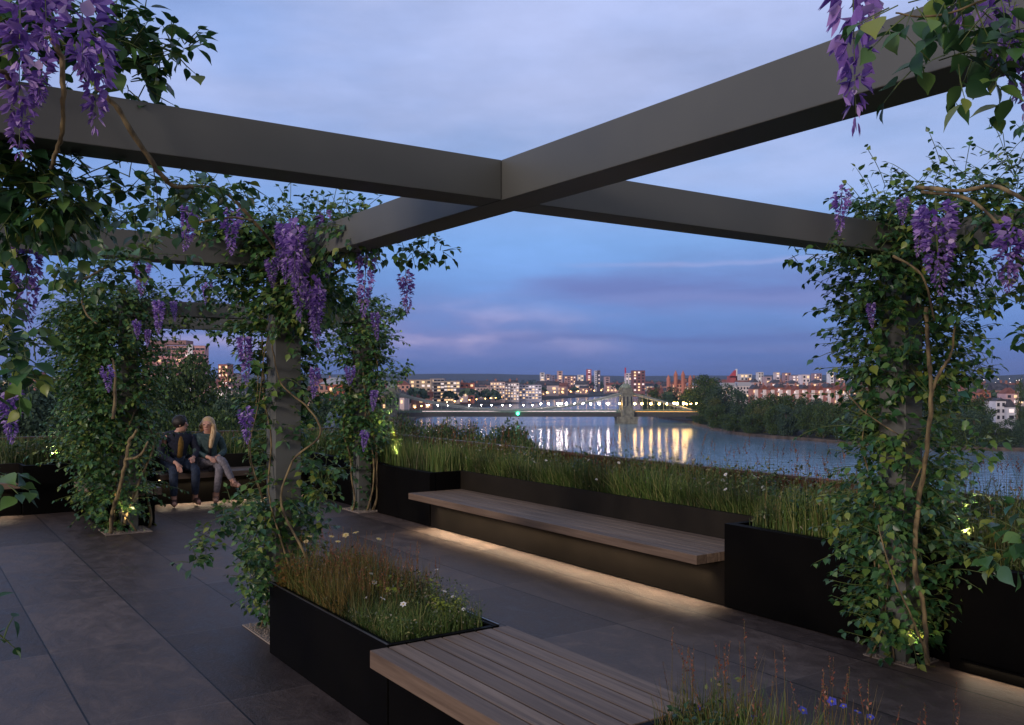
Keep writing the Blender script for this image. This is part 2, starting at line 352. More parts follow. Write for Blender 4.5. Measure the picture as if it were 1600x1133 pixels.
def area(name, a, b, z, sx, sy, aim, energy, col, spread=None):
    l = bpy.data.lights.new(name, 'AREA'); l.shape = 'RECTANGLE'; l.size = sx; l.size_y = sy; l.energy = energy; l.color = col
    if spread: l.spread = spread
    o = bpy.data.objects.new(name, l); SC.collection.objects.link(o); o.location = ab(a, b, z)
    d = (AX*aim[0] + BX*aim[1] + Vector((0, 0, aim[2]))).normalized()
    zz = -d; along = (BX if abs(aim[0]) > abs(aim[1]) else AX); xx = along - zz*along.dot(zz); xx.normalize(); yy = zz.cross(xx)
    o.rotation_euler = Matrix((xx, yy, zz)).transposed().to_euler(); return o
WARM = (1.0, .80, .56)

# --- long planter on the river side, with a pocket for the bench
PT = .65; rootp = (5.32, 0, 0)
rp = groot('raised_planter', 5.32, 0, 0, 'long black raised planter along the river side, holding the tall meadow', 'planter')
for fa, fb, b0, b1 in ((5.32, 5.40, 3.70, 4.92), (5.32, 5.40, -3.0, 3.10), (5.42, 5.48, 3.10, 3.70), (5.32, 5.40, 9.62, 11.05), (5.42, 5.48, 11.05, 11.75), (5.32, 5.40, 11.75, 13.40)):
    gpart(rp, rootp, 'front_panel', M['black'], lambda m: m.box(fa, fb, b0, b1, .005, PT), bevel=.004)   # set back behind each post
gpart(rp, rootp, 'back_panel', M['bronze'], lambda m: m.box(5.76, 5.80, 4.87, 9.67, .03, PT+.002), bevel=.003)
gpart(rp, rootp, 'end_panel', M['black'], lambda m: m.box(5.405, 5.755, 4.86, 4.915, .03, PT-.001), bevel=.003)
gpart(rp, rootp, 'end_panel', M['black'], lambda m: m.box(5.405, 5.755, 9.625, 9.68, .03, PT-.001), bevel=.003)
gpart(rp, rootp, 'plinth', M['plinth'], lambda m: m.box(5.335, 5.75, 4.925, 9.615, .006, .355), bevel=.003)
gpart(rp, rootp, 'soil', M['soil'], lambda m: (m.box(5.805, 6.80, -3.0, 13.40, .02, .58), m.box(5.485, 5.80, -3.0, 4.855, .02, .581), m.box(5.485, 5.80, 9.685, 13.40, .02, .581)))
gpart(rp, rootp, 'light_strip', M['led'], lambda m: m.box(5.27, 5.29, 5.1, 9.5, .335, .344))
area('strip_glow', 5.27, 7.25, .33, 4.4, .02, (-.16, 0, -1), 24, WARM, R(104))
gpart(rp, rootp, 'base_trim', M['black'], lambda m: m.box(5.285, 5.318, -1.0, 3.02, .075, .085))
area('strip_glow', 5.302, 1.1, .070, 3.8, .02, (-.25, 0, -1), 3.0, WARM)

# --- benches
def bench(a0, a1, b0, b1, zt, th, label, n, group='slatted timber benches on the terrace', along='b', legs=None, face=True):
    r = groot('bench', (a0+a1)/2, (b0+b1)/2, 0, label, 'bench', group); og = ((a0+a1)/2, (b0+b1)/2, 0)
    gap = .008
    if along == 'b':
        w = (a1-a0-gap*(n-1))/n
        for i in range(n):
            x = a0+i*(w+gap); gpart(r, og, 'slat', M['wood'], lambda m: m.box(x, x+w, b0+.001*(i % 2), b1, zt-th, zt), bevel=.003)
        gpart(r, og, 'frame', M['black'], lambda m: m.box(a0+.03, a1-.03, b0+.03, b1-.03, zt-th-.012, zt-th-.001))
    else:
        w = (b1-b0-gap*(n-1))/n
        for i in range(n):
            x = b0+i*(w+gap); gpart(r, og, 'slat', M['woodx'], lambda m: m.box(a0, a1, x, x+w, zt-th, zt), bevel=.003)
        gpart(r, og, 'frame', M['black'], lambda m: m.box(a0+.03, a1-.03, b0+.03, b1-.03, zt-th-.012, zt-th-.001))
    return r, og
M['woodx'] = wood_mat('weathered_timber_cross', (.14, .092, .06), (.28, .19, .13))
for nn in M['woodx'].node_tree.nodes:
    if nn.type == 'MAPPING': nn.inputs['Scale'].default_value = (.9, 26, 26)
bench(5.03, 5.75, 4.93, 9.61, .43, .072, 'long slatted timber bench set into the planter facing away from the river', 6)
br, bo = bench(1.90, 2.70, 2.60, 4.03, .45, .085, 'wide slatted timber bench in the foreground, between two low planters', 8)
gpart(br, bo, 'plinth', M['black'], lambda m: m.box(2.005, 2.62, 2.60, 4.04, 0, .352), bevel=.003)
# --- low planter in front of the near post
def low_planter(a0, a1, b0, b1, zt, label, tz=.42):
    r = groot('low_planter', a0, b0, 0, label, 'planter', 'low black planters in the middle of the terrace'); og = (a0, b0, 0); t = .035
    gpart(r, og, 'side_panel', M['black'], lambda m: m.box(a0, a0+t, b0, b1, 0, zt), bevel=.003)
    gpart(r, og, 'side_panel', M['black'], lambda m: m.box(a1-t, a1, b0, b1, 0, zt), bevel=.003)
    gpart(r, og, 'end_panel', M['black'], lambda m: m.box(a0+t+.001, a1-t-.001, b0, b0+t, 0, zt-.002), bevel=.003)
    gpart(r, og, 'end_panel', M['black'], lambda m: m.box(a0+t+.001, a1-t-.001, b1-t, b1, 0, zt-.002), bevel=.003)
    gpart(r, og, 'rim', M['rim'], lambda m: (m.box(a0-.002, a0+.008, b0, b1, zt+.001, zt+.005), m.box(a1-.008, a1+.002, b0, b1, zt+.001, zt+.005)))
    gpart(r, og, 'soil', M['soil'], lambda m: m.box(a0+t+.002, a1-t-.002, b0+t+.002, b1-t-.002, .02, tz))
low_planter(2.00, 2.66, 4.045, 5.74, .455, 'low black planter of grasses and daisies against the end of the wide bench')
low_planter(2.00, 2.66, .30, 2.585, .455, 'low black planter with blue flowers at the bottom edge of the picture')
# --- far island: bench and planter beyond the far left post
b3, bo3 = bench(1.92, 2.70, 11.62, 12.95, .45, .085, 'timber bench half hidden by the vine on the far left post', 8)
gpart(b3, bo3, 'plinth', M['black'], lambda m: m.box(2.03, 2.62, 11.62, 12.95, 0, .352), bevel=.003)
low_planter(1.98, 2.68, 12.97, 13.90, .66, 'black planter joining the far bench to the back planter', .58)
# --- back planter with its two benches
bp = groot('raised_planter', 2, 13.45, 0, 'black raised planter across the far end of the terrace behind the seated couple', 'planter'); bo = (2, 13.45, 0)
for a0, a1 in ((1.38, 1.975), (2.69, 3.03), (-6.5, -4.5)): gpart(bp, bo, 'front_panel', M['black'], lambda m: m.box(a0, a1, 13.42, 13.50, .004, PT-.002), bevel=.003)
gpart(bp, bo, 'back_panel', M['bronze'], lambda m: (m.box(3.03, 5.32, 13.86, 13.90, .03, PT), m.box(-4.5, 1.38, 13.86, 13.90, .03, PT)), bevel=.003)
gpart(bp, bo, 'plinth', M['black'], lambda m: (m.box(3.04, 5.30, 13.47, 13.85, .006, .355), m.box(-4.5, 1.37, 13.47, 13.85, .006, .355)), bevel=.003)
for a0, a1 in ((1.376, 1.42), (2.99, 3.034)): gpart(bp, bo, 'end_panel', M['black'], lambda m: m.box(a0, a1, 13.505, 13.855, .004, PT-.003))
gpart(bp, bo, 'soil', M['soil'], lambda m: (m.box(-6.5, 1.975, 13.905, 16.0, .02, .58), m.box(1.98, 6.80, 13.91, 16.0, .02, .579)))
gpart(bp, bo, 'light_strip', M['led'], lambda m: (m.box(3.08, 5.20, 13.42, 13.44, .35, .358), m.box(-4.15, 1.3, 13.42, 13.44, .35, .358)))
area('strip_glow', 4.15, 13.43, .345, 2.1, .02, (0, -.25, -1), 9, WARM, R(110))
area('strip_glow', -1.4, 13.43, .345, 5.3, .02, (0, -.25, -1), 16, WARM, R(110))
bench(3.05, 5.25, 13.22, 13.84, .45, .075, 'timber bench at the far end with the couple sitting on it', 6, along='a')
bench(-4.2, 1.36, 13.22, 13.84, .45, .075, 'timber bench at the far left edge of the picture, lit from below', 6, along='a')
# --- gravel squares at the post feet
gv, gf = [], []
def gravel(a0, a1, b0, b1, label, n=420):
    m = MB(); m.box(a0, a1, b0, b1, .001, .010)
    for i in range(n):
        a, b = random.uniform(a0+.01, a1-.01), random.uniform(b0+.01, b1-.01); s = random.uniform(.006, .013); q = random.random()*3
        c, d = math.cos(q)*s, math.sin(q)*s
        m.add([(a+c, b+d, .008), (a-d, b+c, .008), (a-c, b-d, .008), (a+d, b-c, .008), (a, b, .010+s*.8)], [(0,1,4),(1,2,4),(2,3,4),(3,0,4)])
    o = grid_obj(m, 'gravel', M['gravel']); tag(o, label, 'gravel', kind='stuff')
gravel(2.06, 2.48, 5.80, 6.48, 'square of pale gravel at the foot of the near post')
gravel(5.12, 5.41, 3.22, 3.56, 'square of pale gravel at the foot of the right post')
gravel(1.98, 2.48, 11.12, 11.60, 'square of pale gravel at the foot of the far left post')
gravel(5.08, 5.41, 11.12, 11.68, 'square of pale gravel at the foot of the far right post')
# --- rusty balustrade of vertical fins
def balustrade(a0, a1, b0, b1, along, label):
    L = (b1-b0) if along == 'b' else (a1-a0)
    r = groot('balustrade', a0, b0, 0, label, 'balustrade', 'rust red balustrades of vertical fins'); og = (a0, b0, 0)
    def fins(m):
        n = int(L/.105)
        for i in range(n):
            p = i*.105+.03
            if along == 'b': m.box(a0+.01, a0+.05, b0+p, b0+p+.018, -.02, .845); 
            else: m.box(a0+p, a0+p+.018, b0+.01, b0+.05, -.02, .845)
        if along == 'b': m.box(a0+.052, a0+.058, b0, b1, -.02, .845)
    gpart(r, og, 'fin_panel', M['rust'], fins)
    gpart(r, og, 'top_rail', M['railcap'], lambda m: m.box(a0-.01, a0+.07, b0, b1, .846, .876) if along == 'b' else m.box(a0, a1, b0-.01, b0+.07, .846, .876), bevel=.003)
balustrade(6.90, 6.97, -4.9, 16.2, 'b', 'rust red balustrade of vertical fins on the river side')
balustrade(-6.9, 6.88, 16.2, 16.27, 'a', 'rust red balustrade of vertical fins behind the seated couple')
# ------------------------------------------------------------------ leaves, stems and flowers
LEAFV = np.array([(0,0,0),(.36,.16,.07),(.46,.40,.10),(.27,.74,.05),(0,1.05,-.10),(-.27,.74,.05),(-.46,.40,.10),(-.36,.16,.07),(0,.40,-.02),(0,.74,-.05),(.012,-.22,.02),(-.012,-.22,.02)], float)
LEAFF = np.array([(0,1,2,8),(8,2,3,9),(9,3,4,4),(0,8,6,7),(8,9,5,6),(9,4,5,5)])
# an ovate leaf with a pointed tip: midrib stations with a left and a right edge point each
_st = [(0.0, .035, 0.0), (.10, .25, .05), (.30, .40, .085), (.52, .375, .075), (.74, .235, .02), (.92, .085, -.06), (1.10, .008, -.13)]
LEAFV = np.array([p for y, w, z in _st for p in ((w, y, z + .0), (0, y, z - .28*w), (-w, y, z + .0))] + [(.012, -.22, .02), (-.012, -.22, .02)])
LEAFF = np.array([q for i in range(6) for q in ((3*i+1, 3*i, 3*i+3, 3*i+4), (3*i+2, 3*i+1, 3*i+4, 3*i+5))] + [(21, 0, 2, 22)])
GREENS = [(0.0, (.016, .052, .020)), (.3, (.036, .112, .038)), (.6, (.072, .18, .050)), (.82, (.15, .26, .058)), (.93, (.25, .29, .05)), (1.0, (.05, .17, .13))]
M['leaf'] = island_mat('vine_leaf', GREENS, .38, .22, spec=.55)
M['stem'] = noisy(mat('vine_stem', (.20, .15, .07), .8), (.05, .035, .02), (.27, .20, .09), 22, 7, (1, 1, .35), bump=.8, bdist=.01)
M['shoot'] = mat('green_shoot', (.10, .14, .035), .6)
M['petal'] = island_mat('wisteria_petal', [(0, (.14, .065, .33)), (.35, (.32, .18, .58)), (.7, (.52, .34, .74)), (1, (.80, .64, .90))], .6, .35, spec=.25)

def sprigs(starts, dirs, lengths, leaf=.055, gap=.042, sag=.5, rng=RNG):
    """leafy shoots: returns leaf transforms and shoot polylines"""
    pos, tt, nn, sc, lines = [], [], [], [], []
    up = np.array([0, 0, 1.0])
    for s, d, L in zip(starts, dirs, lengths):
        n = max(2, int(L/gap)); p = s.copy(); d = d/np.linalg.norm(d); line = [tuple(p)]
        side = np.cross(d, up); side = side/max(np.linalg.norm(side), 1e-6)
        for i in range(n):
            d = d + np.array([0, 0, -sag*.10]) + rng.normal(0, .07, 3); d /= np.linalg.norm(d)
            p = p + d*gap; line.append(tuple(p))
            sgn = 1 if i % 2 else -1
            t = d*.45 + side*sgn*(.75+rng.normal(0, .2)) + np.array([0, 0, -.55]) + rng.normal(0, .28, 3)
            nrm = up*1.0 + d*.35 + rng.normal(0, .35, 3)
            l = leaf*rng.uniform(.62, 1.22)*(1 - .35*i/n)
            pos.append(p + t/np.linalg.norm(t)*l*.28); tt.append(t); nn.append(nrm); sc.append(l)
        pos.append(p.copy()); tt.append(d + np.array([0, 0, -.3])); nn.append(up + rng.normal(0, .3, 3)); sc.append(leaf*.6)
        lines.append(line)
    return np.array(pos), np.array(tt), np.array(nn), np.array(sc), lines

def build_foliage(root, data_list, shootr=.0018, name='foliage', m=None):
    """leaves and the thin green shoots that carry them, as one mesh with two materials"""
    V, F, k = [], [], 0; sh = MB(); base = np.array(root.location)
    for pos, tt, nn, sc, lines in data_list:
        v, f = scatter_arr(LEAFV, LEAFF, pos, frames(tt, nn), sc); V.append(v); F.append(f + k); k += len(v)
        for ln in lines: sh.tube(ln, [shootr*1.3]*(len(ln)-1) + [shootr*.5], 3, cap=False)
    nl = sum(len(f) for f in F)
    V.append(np.array(sh.v)); F.append(np.array(sh.f) + k)
    allf = np.vstack(F)
    return arr_mesh(name, np.vstack(V) - base, allf, 4, [m or M['leaf'], M['shoot']], root, matidx=np.r_[np.zeros(nl, int), np.ones(len(allf)-nl, int)], smooth=True)

def column_sprigs(cx, cy, prof, n, leaf, lmin=.10, lmax=.34, rng=RNG, bare=None):
    """prof: list of (z, radius): shoots growing out of a column round (cx,cy)"""
    zs = np.array([p[0] for p in prof]); rs = np.array([p[1] for p in prof])
    grid = np.linspace(zs[0], zs[-1], 200); rad = np.interp(grid, zs, rs); w = rad/rad.sum()
    z = rng.choice(grid, n, p=w) + rng.normal(0, .01, n)
    r = np.interp(z, zs, rs); phi = rng.uniform(0, 2*np.pi, n)
    if bare:                                       # (z0, z1, direction): the post's face stays mostly uncovered there
        cl = (z > bare[0]) & (z < bare[1]) & (np.cos(phi - bare[2]) > .55) & (rng.random(n) < bare[3])
        z, r, phi = z[~cl], r[~cl], phi[~cl]; n = len(z)
    start_r = r*rng.uniform(.15, .75, n)
    st = np.stack([cx + np.cos(phi)*start_r, cy + np.sin(phi)*start_r, z], 1)
    dr = np.stack([np.cos(phi + rng.normal(0, .5, n)), np.sin(phi + rng.normal(0, .5, n)), rng.uniform(-.25, .8, n)], 1)
    L = np.clip(r*rng.uniform(.35, 1.15, n), lmin, lmax)
    long = rng.random(n) < .06; L[long] *= 1.6
    return sprigs(st, dr, L, leaf, rng=rng)
def line_sprigs(pts, rad, n, leaf, lmin=.08, lmax=.3, up=.15, sag=.6, rng=RNG):
    """shoots growing out of a thick wandering line; rad per point"""
    pts = np.array([tuple(p) for p in pts]); seg = np.linalg.norm(np.diff(pts, axis=0), axis=1); cum = np.concatenate([[0], np.cumsum(seg)])
    rad = np.array(rad, float) if not np.isscalar(rad) else np.full(len(pts), float(rad))
    t = rng.uniform(0, cum[-1], n); P0 = np.stack([np.interp(t, cum, pts[:, i]) for i in range(3)], 1); r = np.interp(t, cum, rad)
    d = norm(rng.normal(0, 1, (n, 3)) * np.array([1, 1, .8])); d[:, 2] += up
    st = P0 + d*(r*rng.uniform(.0, .7, n))[:, None]
    return sprigs(st, d, np.clip(r*rng.uniform(.5, 1.2, n), lmin, lmax), leaf, sag=sag, rng=rng)

def climbing_stem(root, base, height, w, r0, seed, turns=None, top=None):
    """one woody stem winding up a post"""
    rg = random.Random(seed); n = 26; ph = rg.uniform(0, 6.28); turns = turns if turns is not None else rg.uniform(-.9, .9); pts, rad = [], []
    for i in range(n+1):
        t = i/n; a = ph + turns*6.28*t; q = w*(1.0 + .35*math.sin(9*t + ph)) + .02*math.sin(23*t+ph)
        pts.append((base[0] + math.cos(a)*q, base[1] + math.sin(a)*q, base[2] + height*t)); rad.append(r0*(1 - .55*t)*(1 + .12*math.sin(31*t)))
    if top: pts += [tuple(p) for p in top]; rad += [r0*.35]*len(top)
    m = MB(); m.tube([Vector(p) - root.location for p in pts], rad, 6); return m.build('stem', M['stem'], root, smooth=True)
def smooth_path(pts, k=6):
    """Catmull-Rom through the given points"""
    pts = [Vector(p) for p in pts]; q = [pts[0]] + pts + [pts[-1]]; out = []
    for i in range(1, len(q)-2):
        for j in range(k):
            t = j/k; a, b, c, d = q[i-1], q[i], q[i+1], q[i+2]
            out.append(.5*((2*b) + (c-a)*t + (2*a-5*b+4*c-d)*t*t + (3*b-a-3*c+d)*t**3))
    return out + [pts[-1]]
def free_stem(root, pts, r0, r1=None):
    pp = smooth_path(pts); n = len(pp); r1 = r1 if r1 is not None else r0*.6
    rs = random.Random(n*31+int(r0*1e5)); pp = [p + Vector((rs.uniform(-1, 1), rs.uniform(-1, 1), rs.uniform(-.5, .5)))*r0*.35 for p in pp]
    m = MB(); m.tube([p - root.location for p in pp], [(r0 + (r1-r0)*i/(n-1))*rs.uniform(.84, 1.2) for i in range(n)], 7); return m.build('stem', M['stem'], root, smooth=True)

# wisteria flower clusters: a hanging axis with florets that shrink to buds at the tip (unit length)
PETV = np.array([(0,0,0),(.16,.25,.05),(.20,.6,.02),(0,1,-.08),(-.20,.6,.02),(-.16,.25,.05),(0,.5,-.07)])
def raceme_proto(seed, n=110, width=.17, fat=1.0, lean=0):
    rg = np.random.default_rng(seed); t = np.sort(rg.beta(1.05, 1.15, n)); V, F, k = [], [], 0
    for i, ti in enumerate(t):
        phi = i*2.399 + rg.normal(0, .3); rr = width*(1-ti)**.75*(1-.45*np.exp(-ti*14))*(.8+.35*rg.random())
        out = np.array([math.cos(phi), math.sin(phi), 0]); c = np.array([lean*ti*ti, 0, -ti])
        p = c + out*rr*.55 + np.array([0, 0, -.02])
        size = (.040 + .085*(1-ti)**.7)*fat
        for j in range(3):                         # wide standard, two narrow wings
            d = out*(.9 if j else .75) + np.array([0, 0, -.55 if j else .25]) + rg.normal(0, .28, 3)
            if ti > .86: d = np.array([0, 0, -1]) + out*.5 + rg.normal(0, .1, 3)
            nrm = np.array([0, 0, 1]) + rg.normal(0, .5, 3)
            fr = frames(d[None], nrm[None]); wsc = 2.1 if j == 0 and ti < .75 else .95
            s = size*(1.0 if j else .85)*rg.uniform(.8, 1.2)
            v, f = scatter_arr(PETV*np.array([wsc, 1, 1]), [(0,1,2,6),(6,2,3,4),(6,4,5,0)], p[None], fr, np.array([s]))
            V.append(v); F.append(f+k); k += len(v)
    V = np.vstack(V); F = np.vstack(F)
    o = arr_mesh('flower_cluster', V, F, 4, M['petal'], smooth=True); me = o.data
    ax = MB(); ax.tube([(lean*q*q*1.0, 0, .06-q*1.02) for q in (0, .25, .5, .75, .95)], [.008, .007, .006, .004, .003], 4)
    axo = ax.build('flower_stalk', M['shoot']); am = axo.data
    bpy.data.objects.remove(o); bpy.data.objects.remove(axo); return me, am
RAC = [raceme_proto(1, 95, .20, 1.05, .06), raceme_proto(2, 120, .17, .9, -.05), raceme_proto(3, 85, .23, 1.1, .0), raceme_proto(4, 110, .15, .85, .1), raceme_proto(5, 150, .26, .8, .03)]
NEAR = [raceme_proto(6, 46, .30, 1.75, .05), raceme_proto(8, 40, .36, 1.9, -.04)]
def raceme(root, u, v0, v1, d, kind=0, near=False, wide=1.0):
    """cluster hanging between picture heights v0 and v1 at distance d"""
    top = pix(u, v0, d); L = (v1-v0)/FOC*d; me, am = (NEAR if near else RAC)[kind % (2 if near else 5)]
    o = bpy.data.objects.new('flower_cluster', me); SC.collection.objects.link(o); o.parent = root
    o.location = top - root.location; o.scale = (L*wide, L*wide, L); o.rotation_euler = (random.uniform(-.08, .08), random.uniform(-.08, .08), random.uniform(0, 6.28))
    s = bpy.data.objects.new('stalk', am); SC.collection.objects.link(s); s.parent = o
def vine_root(a, b, label): return empty('wisteria_vine', ab(a, b, 0), label, 'climbing plant', 'wisteria vines climbing the pergola posts')

# right post ----------------------------------------------------------------
a, b = 5.26, 3.385; c = ab(a, b)
v2 = vine_root(a, b, 'wisteria vine wrapping the right post from floor to beam, with the largest purple cluster')
prof = [(.02, .16), (.25, .28), (.5, .28), (.75, .36), (1.0, .38), (1.25, .30), (1.5, .26), (1.75, .36), (2.0, .38), (2.3, .40), (2.5, .44), (2.75, .38), (2.85, .2)]
fol = [column_sprigs(c.x, c.y, prof, 1350, .060, lmax=.30, bare=(.98, 1.3, math.atan2(-.75, -.65), .4))]
fol.append(line_sprigs([ab(4.85, 3.36, 2.72), ab(5.26, 3.38, 2.80), ab(5.26, 2.9, 2.80), ab(5.26, 2.2, 2.78), ab(5.28, 1.3, 2.75)], [.13, .30, .26, .24, .22], 357, .056, up=.5))
fol.append(line_sprigs([ab(5.12, 2.9, 2.66), ab(5.1, 2.4, 2.62), ab(5.1, 1.6, 2.62)], [.14, .14, .14], 190, .060, up=-.1, lmax=.16))
fol.append(line_sprigs([ab(5.2, 3.2, 2.5), ab(5.26, 2.6, 2.48), ab(5.26, 2.0, 2.45)], [.2, .17, .16], 102, .056, up=-.5))
fol.append(line_sprigs([pix(1380, 395, 5.3), pix(1300, 395, 5.2), pix(1235, 398, 5.1)], [.10, .07, .02], 37, .05))
fol.append(line_sprigs([pix(1500, 480, 5.2), pix(1545, 475, 5.1), pix(1575, 462, 5.0)], [.08, .06, .02], 23, .055))
fol.append(line_sprigs([pix(1490, 600, 5.5), pix(1535, 575, 5.5), pix(1550, 570, 5.4)], [.09, .06, .03], 27, .055))
fol.append(line_sprigs([pix(1480, 720, 5.4), pix(1540, 700, 5.3), pix(1555, 690, 5.3)], [.10, .07, .03], 30, .055))
build_foliage(v2, fol)
for k in range(5): climbing_stem(v2, tuple(c + Vector((-.02, -.03, 0))), 2.6, .155, random.uniform(.005, .009), 40+k)
free_stem(v2, [pix(1448, 1040, 5.35), pix(1444, 960, 5.4), pix(1430, 880, 5.35), pix(1436, 780, 5.4), pix(1450, 690, 5.3), pix(1455, 610, 5.28), pix(1452, 560, 5.3), pix(1447, 480, 5.3)], .015, .012)
free_stem(v2, [pix(1455, 612, 5.28), pix(1470, 580, 5.25), pix(1486, 552, 5.25), pix(1492, 510, 5.2)], .011, .006)
free_stem(v2, [pix(1452, 1035, 5.3), pix(1425, 965, 5.25), pix(1395, 900, 5.2), pix(1372, 820, 5.2)], .007, .003)
free_stem(v2, [pix(1320, 610, 5.25), pix(1352, 645, 5.2), pix(1405, 680, 5.2)], .005, .003)
free_stem(v2, [pix(1395, 400, 5.1), pix(1440, 430, 5.0), pix(1460, 500, 5.05)], .008, .005)
free_stem(v2, [pix(1430, 292, 5.2), pix(1500, 298, 5.0), pix(1560, 292, 4.8), pix(1640, 340, 4.6)], .012, .010)
free_stem(v2, [pix(1440, 300, 5.2), pix(1510, 310, 5.0), pix(1560, 350, 4.8)], .010, .008)
for u, v0_, v1_, d, k, w in ((1462, 316, 458, 4.95, 4, 1.25), (1316, 294, 366, 5.1, 2, 1.1), (1411, 308, 350, 5.2, 0, 1.3), (1582, 342, 452, 4.7, 2, 1.35), (1361, 474, 512, 5.15, 1, 1.3), (1440, 330, 400, 5.1, 1, 1.2)): raceme(v2, u, v0_, v1_, d, k, wide=w)

# near left post --------------------------------------------------------------
a, b = 2.27, 6.225; c = ab(a, b)
v1 = vine_root(a, b, 'wisteria vine with many long purple clusters on the post behind the low planter')
prof = [(.02, .10), (.3, .18), (.5, .24), (.7, .27), (.9, .24), (1.1, .16), (1.3, .17), (1.6, .22), (1.9, .24), (2.15, .30), (2.35, .40), (2.55, .44), (2.75, .38), (2.82, .2)]
rg1 = np.random.default_rng(5)
fol = [column_sprigs(c.x-.04, c.y+.02, prof, 1300, .058, rng=rg1, lmax=.26, bare=(.95, 2.05, math.atan2(-.95, .25), .7))]
# keep the lit face of the post partly bare, as it is between the two leaf masses
fol.append(line_sprigs([ab(2.3, 6.2, 2.72), ab(1.9, 6.25, 2.78), ab(1.6, 6.25, 2.76)], [.3, .25, .18], 210, .056, up=.4))
fol.append(line_sprigs([ab(1.6, 6.25, 2.78), ab(1.2, 6.25, 2.76), ab(.8, 6.22, 2.74)], [.14, .12, .10], 70, .056, up=.6))
fol.append(line_sprigs([ab(2.28, 6.2, 2.74), ab(2.28, 5.6, 2.72), ab(2.30, 5.1, 2.68), ab(2.34, 4.75, 2.60)], [.30, .24, .18, .12], 289, .054, up=.1))
fol.append(line_sprigs([ab(2.3, 6.0, 2.40), ab(2.3, 5.5, 2.36)], [.3, .2], 153, .054, up=-.3))
fol.append(line_sprigs([pix(620, 390, 5.4), pix(665, 398, 5.3), pix(694, 392, 5.3)], [.08, .06, .02], 34, .05))
fol.append(line_sprigs([pix(400, 760, 5.8), pix(360, 800, 5.7), pix(330, 845, 5.6), pix(300, 880, 5.5)], [.14, .08, .06, .06], 78, .052))
fol.append(line_sprigs([pix(420, 860, 5.9), pix(385, 890, 5.8), pix(390, 930, 5.8)], [.10, .10, .06], 57, .05))
fol.append(line_sprigs([pix(480, 720, 6.2), pix(510, 730, 6.2), pix(500, 790, 6.1)], [.12, .10, .08], 78, .056))
build_foliage(v1, fol)
for k in range(6): climbing_stem(v1, tuple(c), 2.6, .165, random.uniform(.004, .008), 60+k)
free_stem(v1, [pix(468, 965, 6.0), pix(480, 880, 5.9), pix(440, 790, 6.0), pix(458, 720, 6.05), pix(500, 680, 6.0), pix(484, 640, 6.0), pix(440, 600, 6.0), pix(425, 540, 6.05)], .009, .005)
free_stem(v1, [pix(300, 290, 5.3), pix(350, 300, 5.5), pix(400, 350, 5.7), pix(440, 400, 5.9)], .011, .010)
free_stem(v1, [pix(395, 345, 5.4), pix(360, 340, 5.3), pix(310, 348, 5.2)], .008, .006)
free_stem(v1, [pix(520, 430, 5.8), pix(545, 410, 5.7), pix(560, 380, 5.7)], .009, .006)
for u, v0_, v1_, d, k, w in ((297, 320, 392, 5.3, 1, 1.5), (361, 326, 396, 5.4, 2, 1.3), (452, 345, 440, 5.6, 2, .9), (470, 385, 500, 5.6, 1, .95), (486, 430, 540, 5.6, 0, .8), (498, 450, 530, 5.55, 3, 1.1), (511, 332, 432, 5.7, 2, 1.0), (574, 376, 494, 5.6, 1, 1.0), (586, 488, 532, 5.65, 3, 1.3), (634, 424, 488, 5.4, 2, 1.15),
    (425, 402, 448, 5.8, 0, 1.4), (381, 525, 600, 5.8, 3, 1.2), (492, 575, 622, 6.0, 1, 1.3), (384, 636, 692, 5.8, 2, 1.2), (440, 350, 420, 5.7, 1, 1.1), (462, 345, 440, 5.5, 2, 1.0)): raceme(v1, u, v0_, v1_, d, k, wide=w)

# far left post ---------------------------------------------------------------
a, b = 2.27, 11.39; c = ab(a, b)
v4 = vine_root(a, b, 'wide bushy wisteria vine on the far left post, left of the seated couple')
prof = [(.02, .20), (.3, .36), (.55, .40), (.8, .42), (1.1, .44), (1.5, .47), (1.9, .47), (2.2, .52), (2.5, .56), (2.75, .45), (2.9, .2)]
fol = [column_sprigs(c.x-.18, c.y, prof, 1350, .066, lmax=.42)]
fol.append(column_sprigs(c.x-.55, c.y+.2, [(1.2, .2), (1.6, .30), (2.1, .34), (2.6, .36), (2.8, .2)], 330, .064))
fol.append(line_sprigs([ab(2.3, 11.3, 2.75), ab(2.9, 11.35, 2.70), ab(3.4, 11.4, 2.6)], [.34, .2, .12], 153, .062))
fol.append(line_sprigs([ab(2.6, 11.2, 2.42), ab(3.2, 11.25, 2.38), ab(3.9, 11.3, 2.36)], [.14, .12, .10], 46, .062, up=-.2))
build_foliage(v4, fol, .0024)
for k in range(5): climbing_stem(v4, tuple(c), 2.5, .2, random.uniform(.012, .018), 80+k)
free_stem(v4, [pix(173, 833, 10.3), pix(176, 800, 10.3), pix(186, 770, 10.2), pix(196, 720, 10.1), pix(202, 690, 10.1), pix(214, 672, 10.1)], .026, .014)
free_stem(v4, [pix(196, 718, 10.1), pix(218, 712, 10.0), pix(232, 690, 10.0)], .016, .010)
free_stem(v4, [pix(178, 655, 10.0), pix(180, 600, 10.05), pix(176, 560, 10.1)], .020, .010)
free_stem(v4, [pix(214, 830, 10.3), pix(195, 805, 10.2), pix(186, 800, 10.2)], .012, .008)
free_stem(v4, [pix(128, 470, 10.0), pix(136, 492, 10.0), pix(152, 506, 10.0)], .012, .008)
for u, v0_, v1_, d, k, w in ((222, 405, 460, 9.6, 2, 1.3), (248, 470, 523, 9.8, 1, 1.2), (271, 470, 502, 9.9, 3, 1.3), (324, 440, 476, 9.8, 0, 1.4), (231, 515, 542, 9.9, 1, 1.3), (167, 572, 612, 9.7, 2, 1.4), (213, 500, 530, 9.9, 0, 1.3)): raceme(v4, u, v0_, v1_, d, k, wide=w)

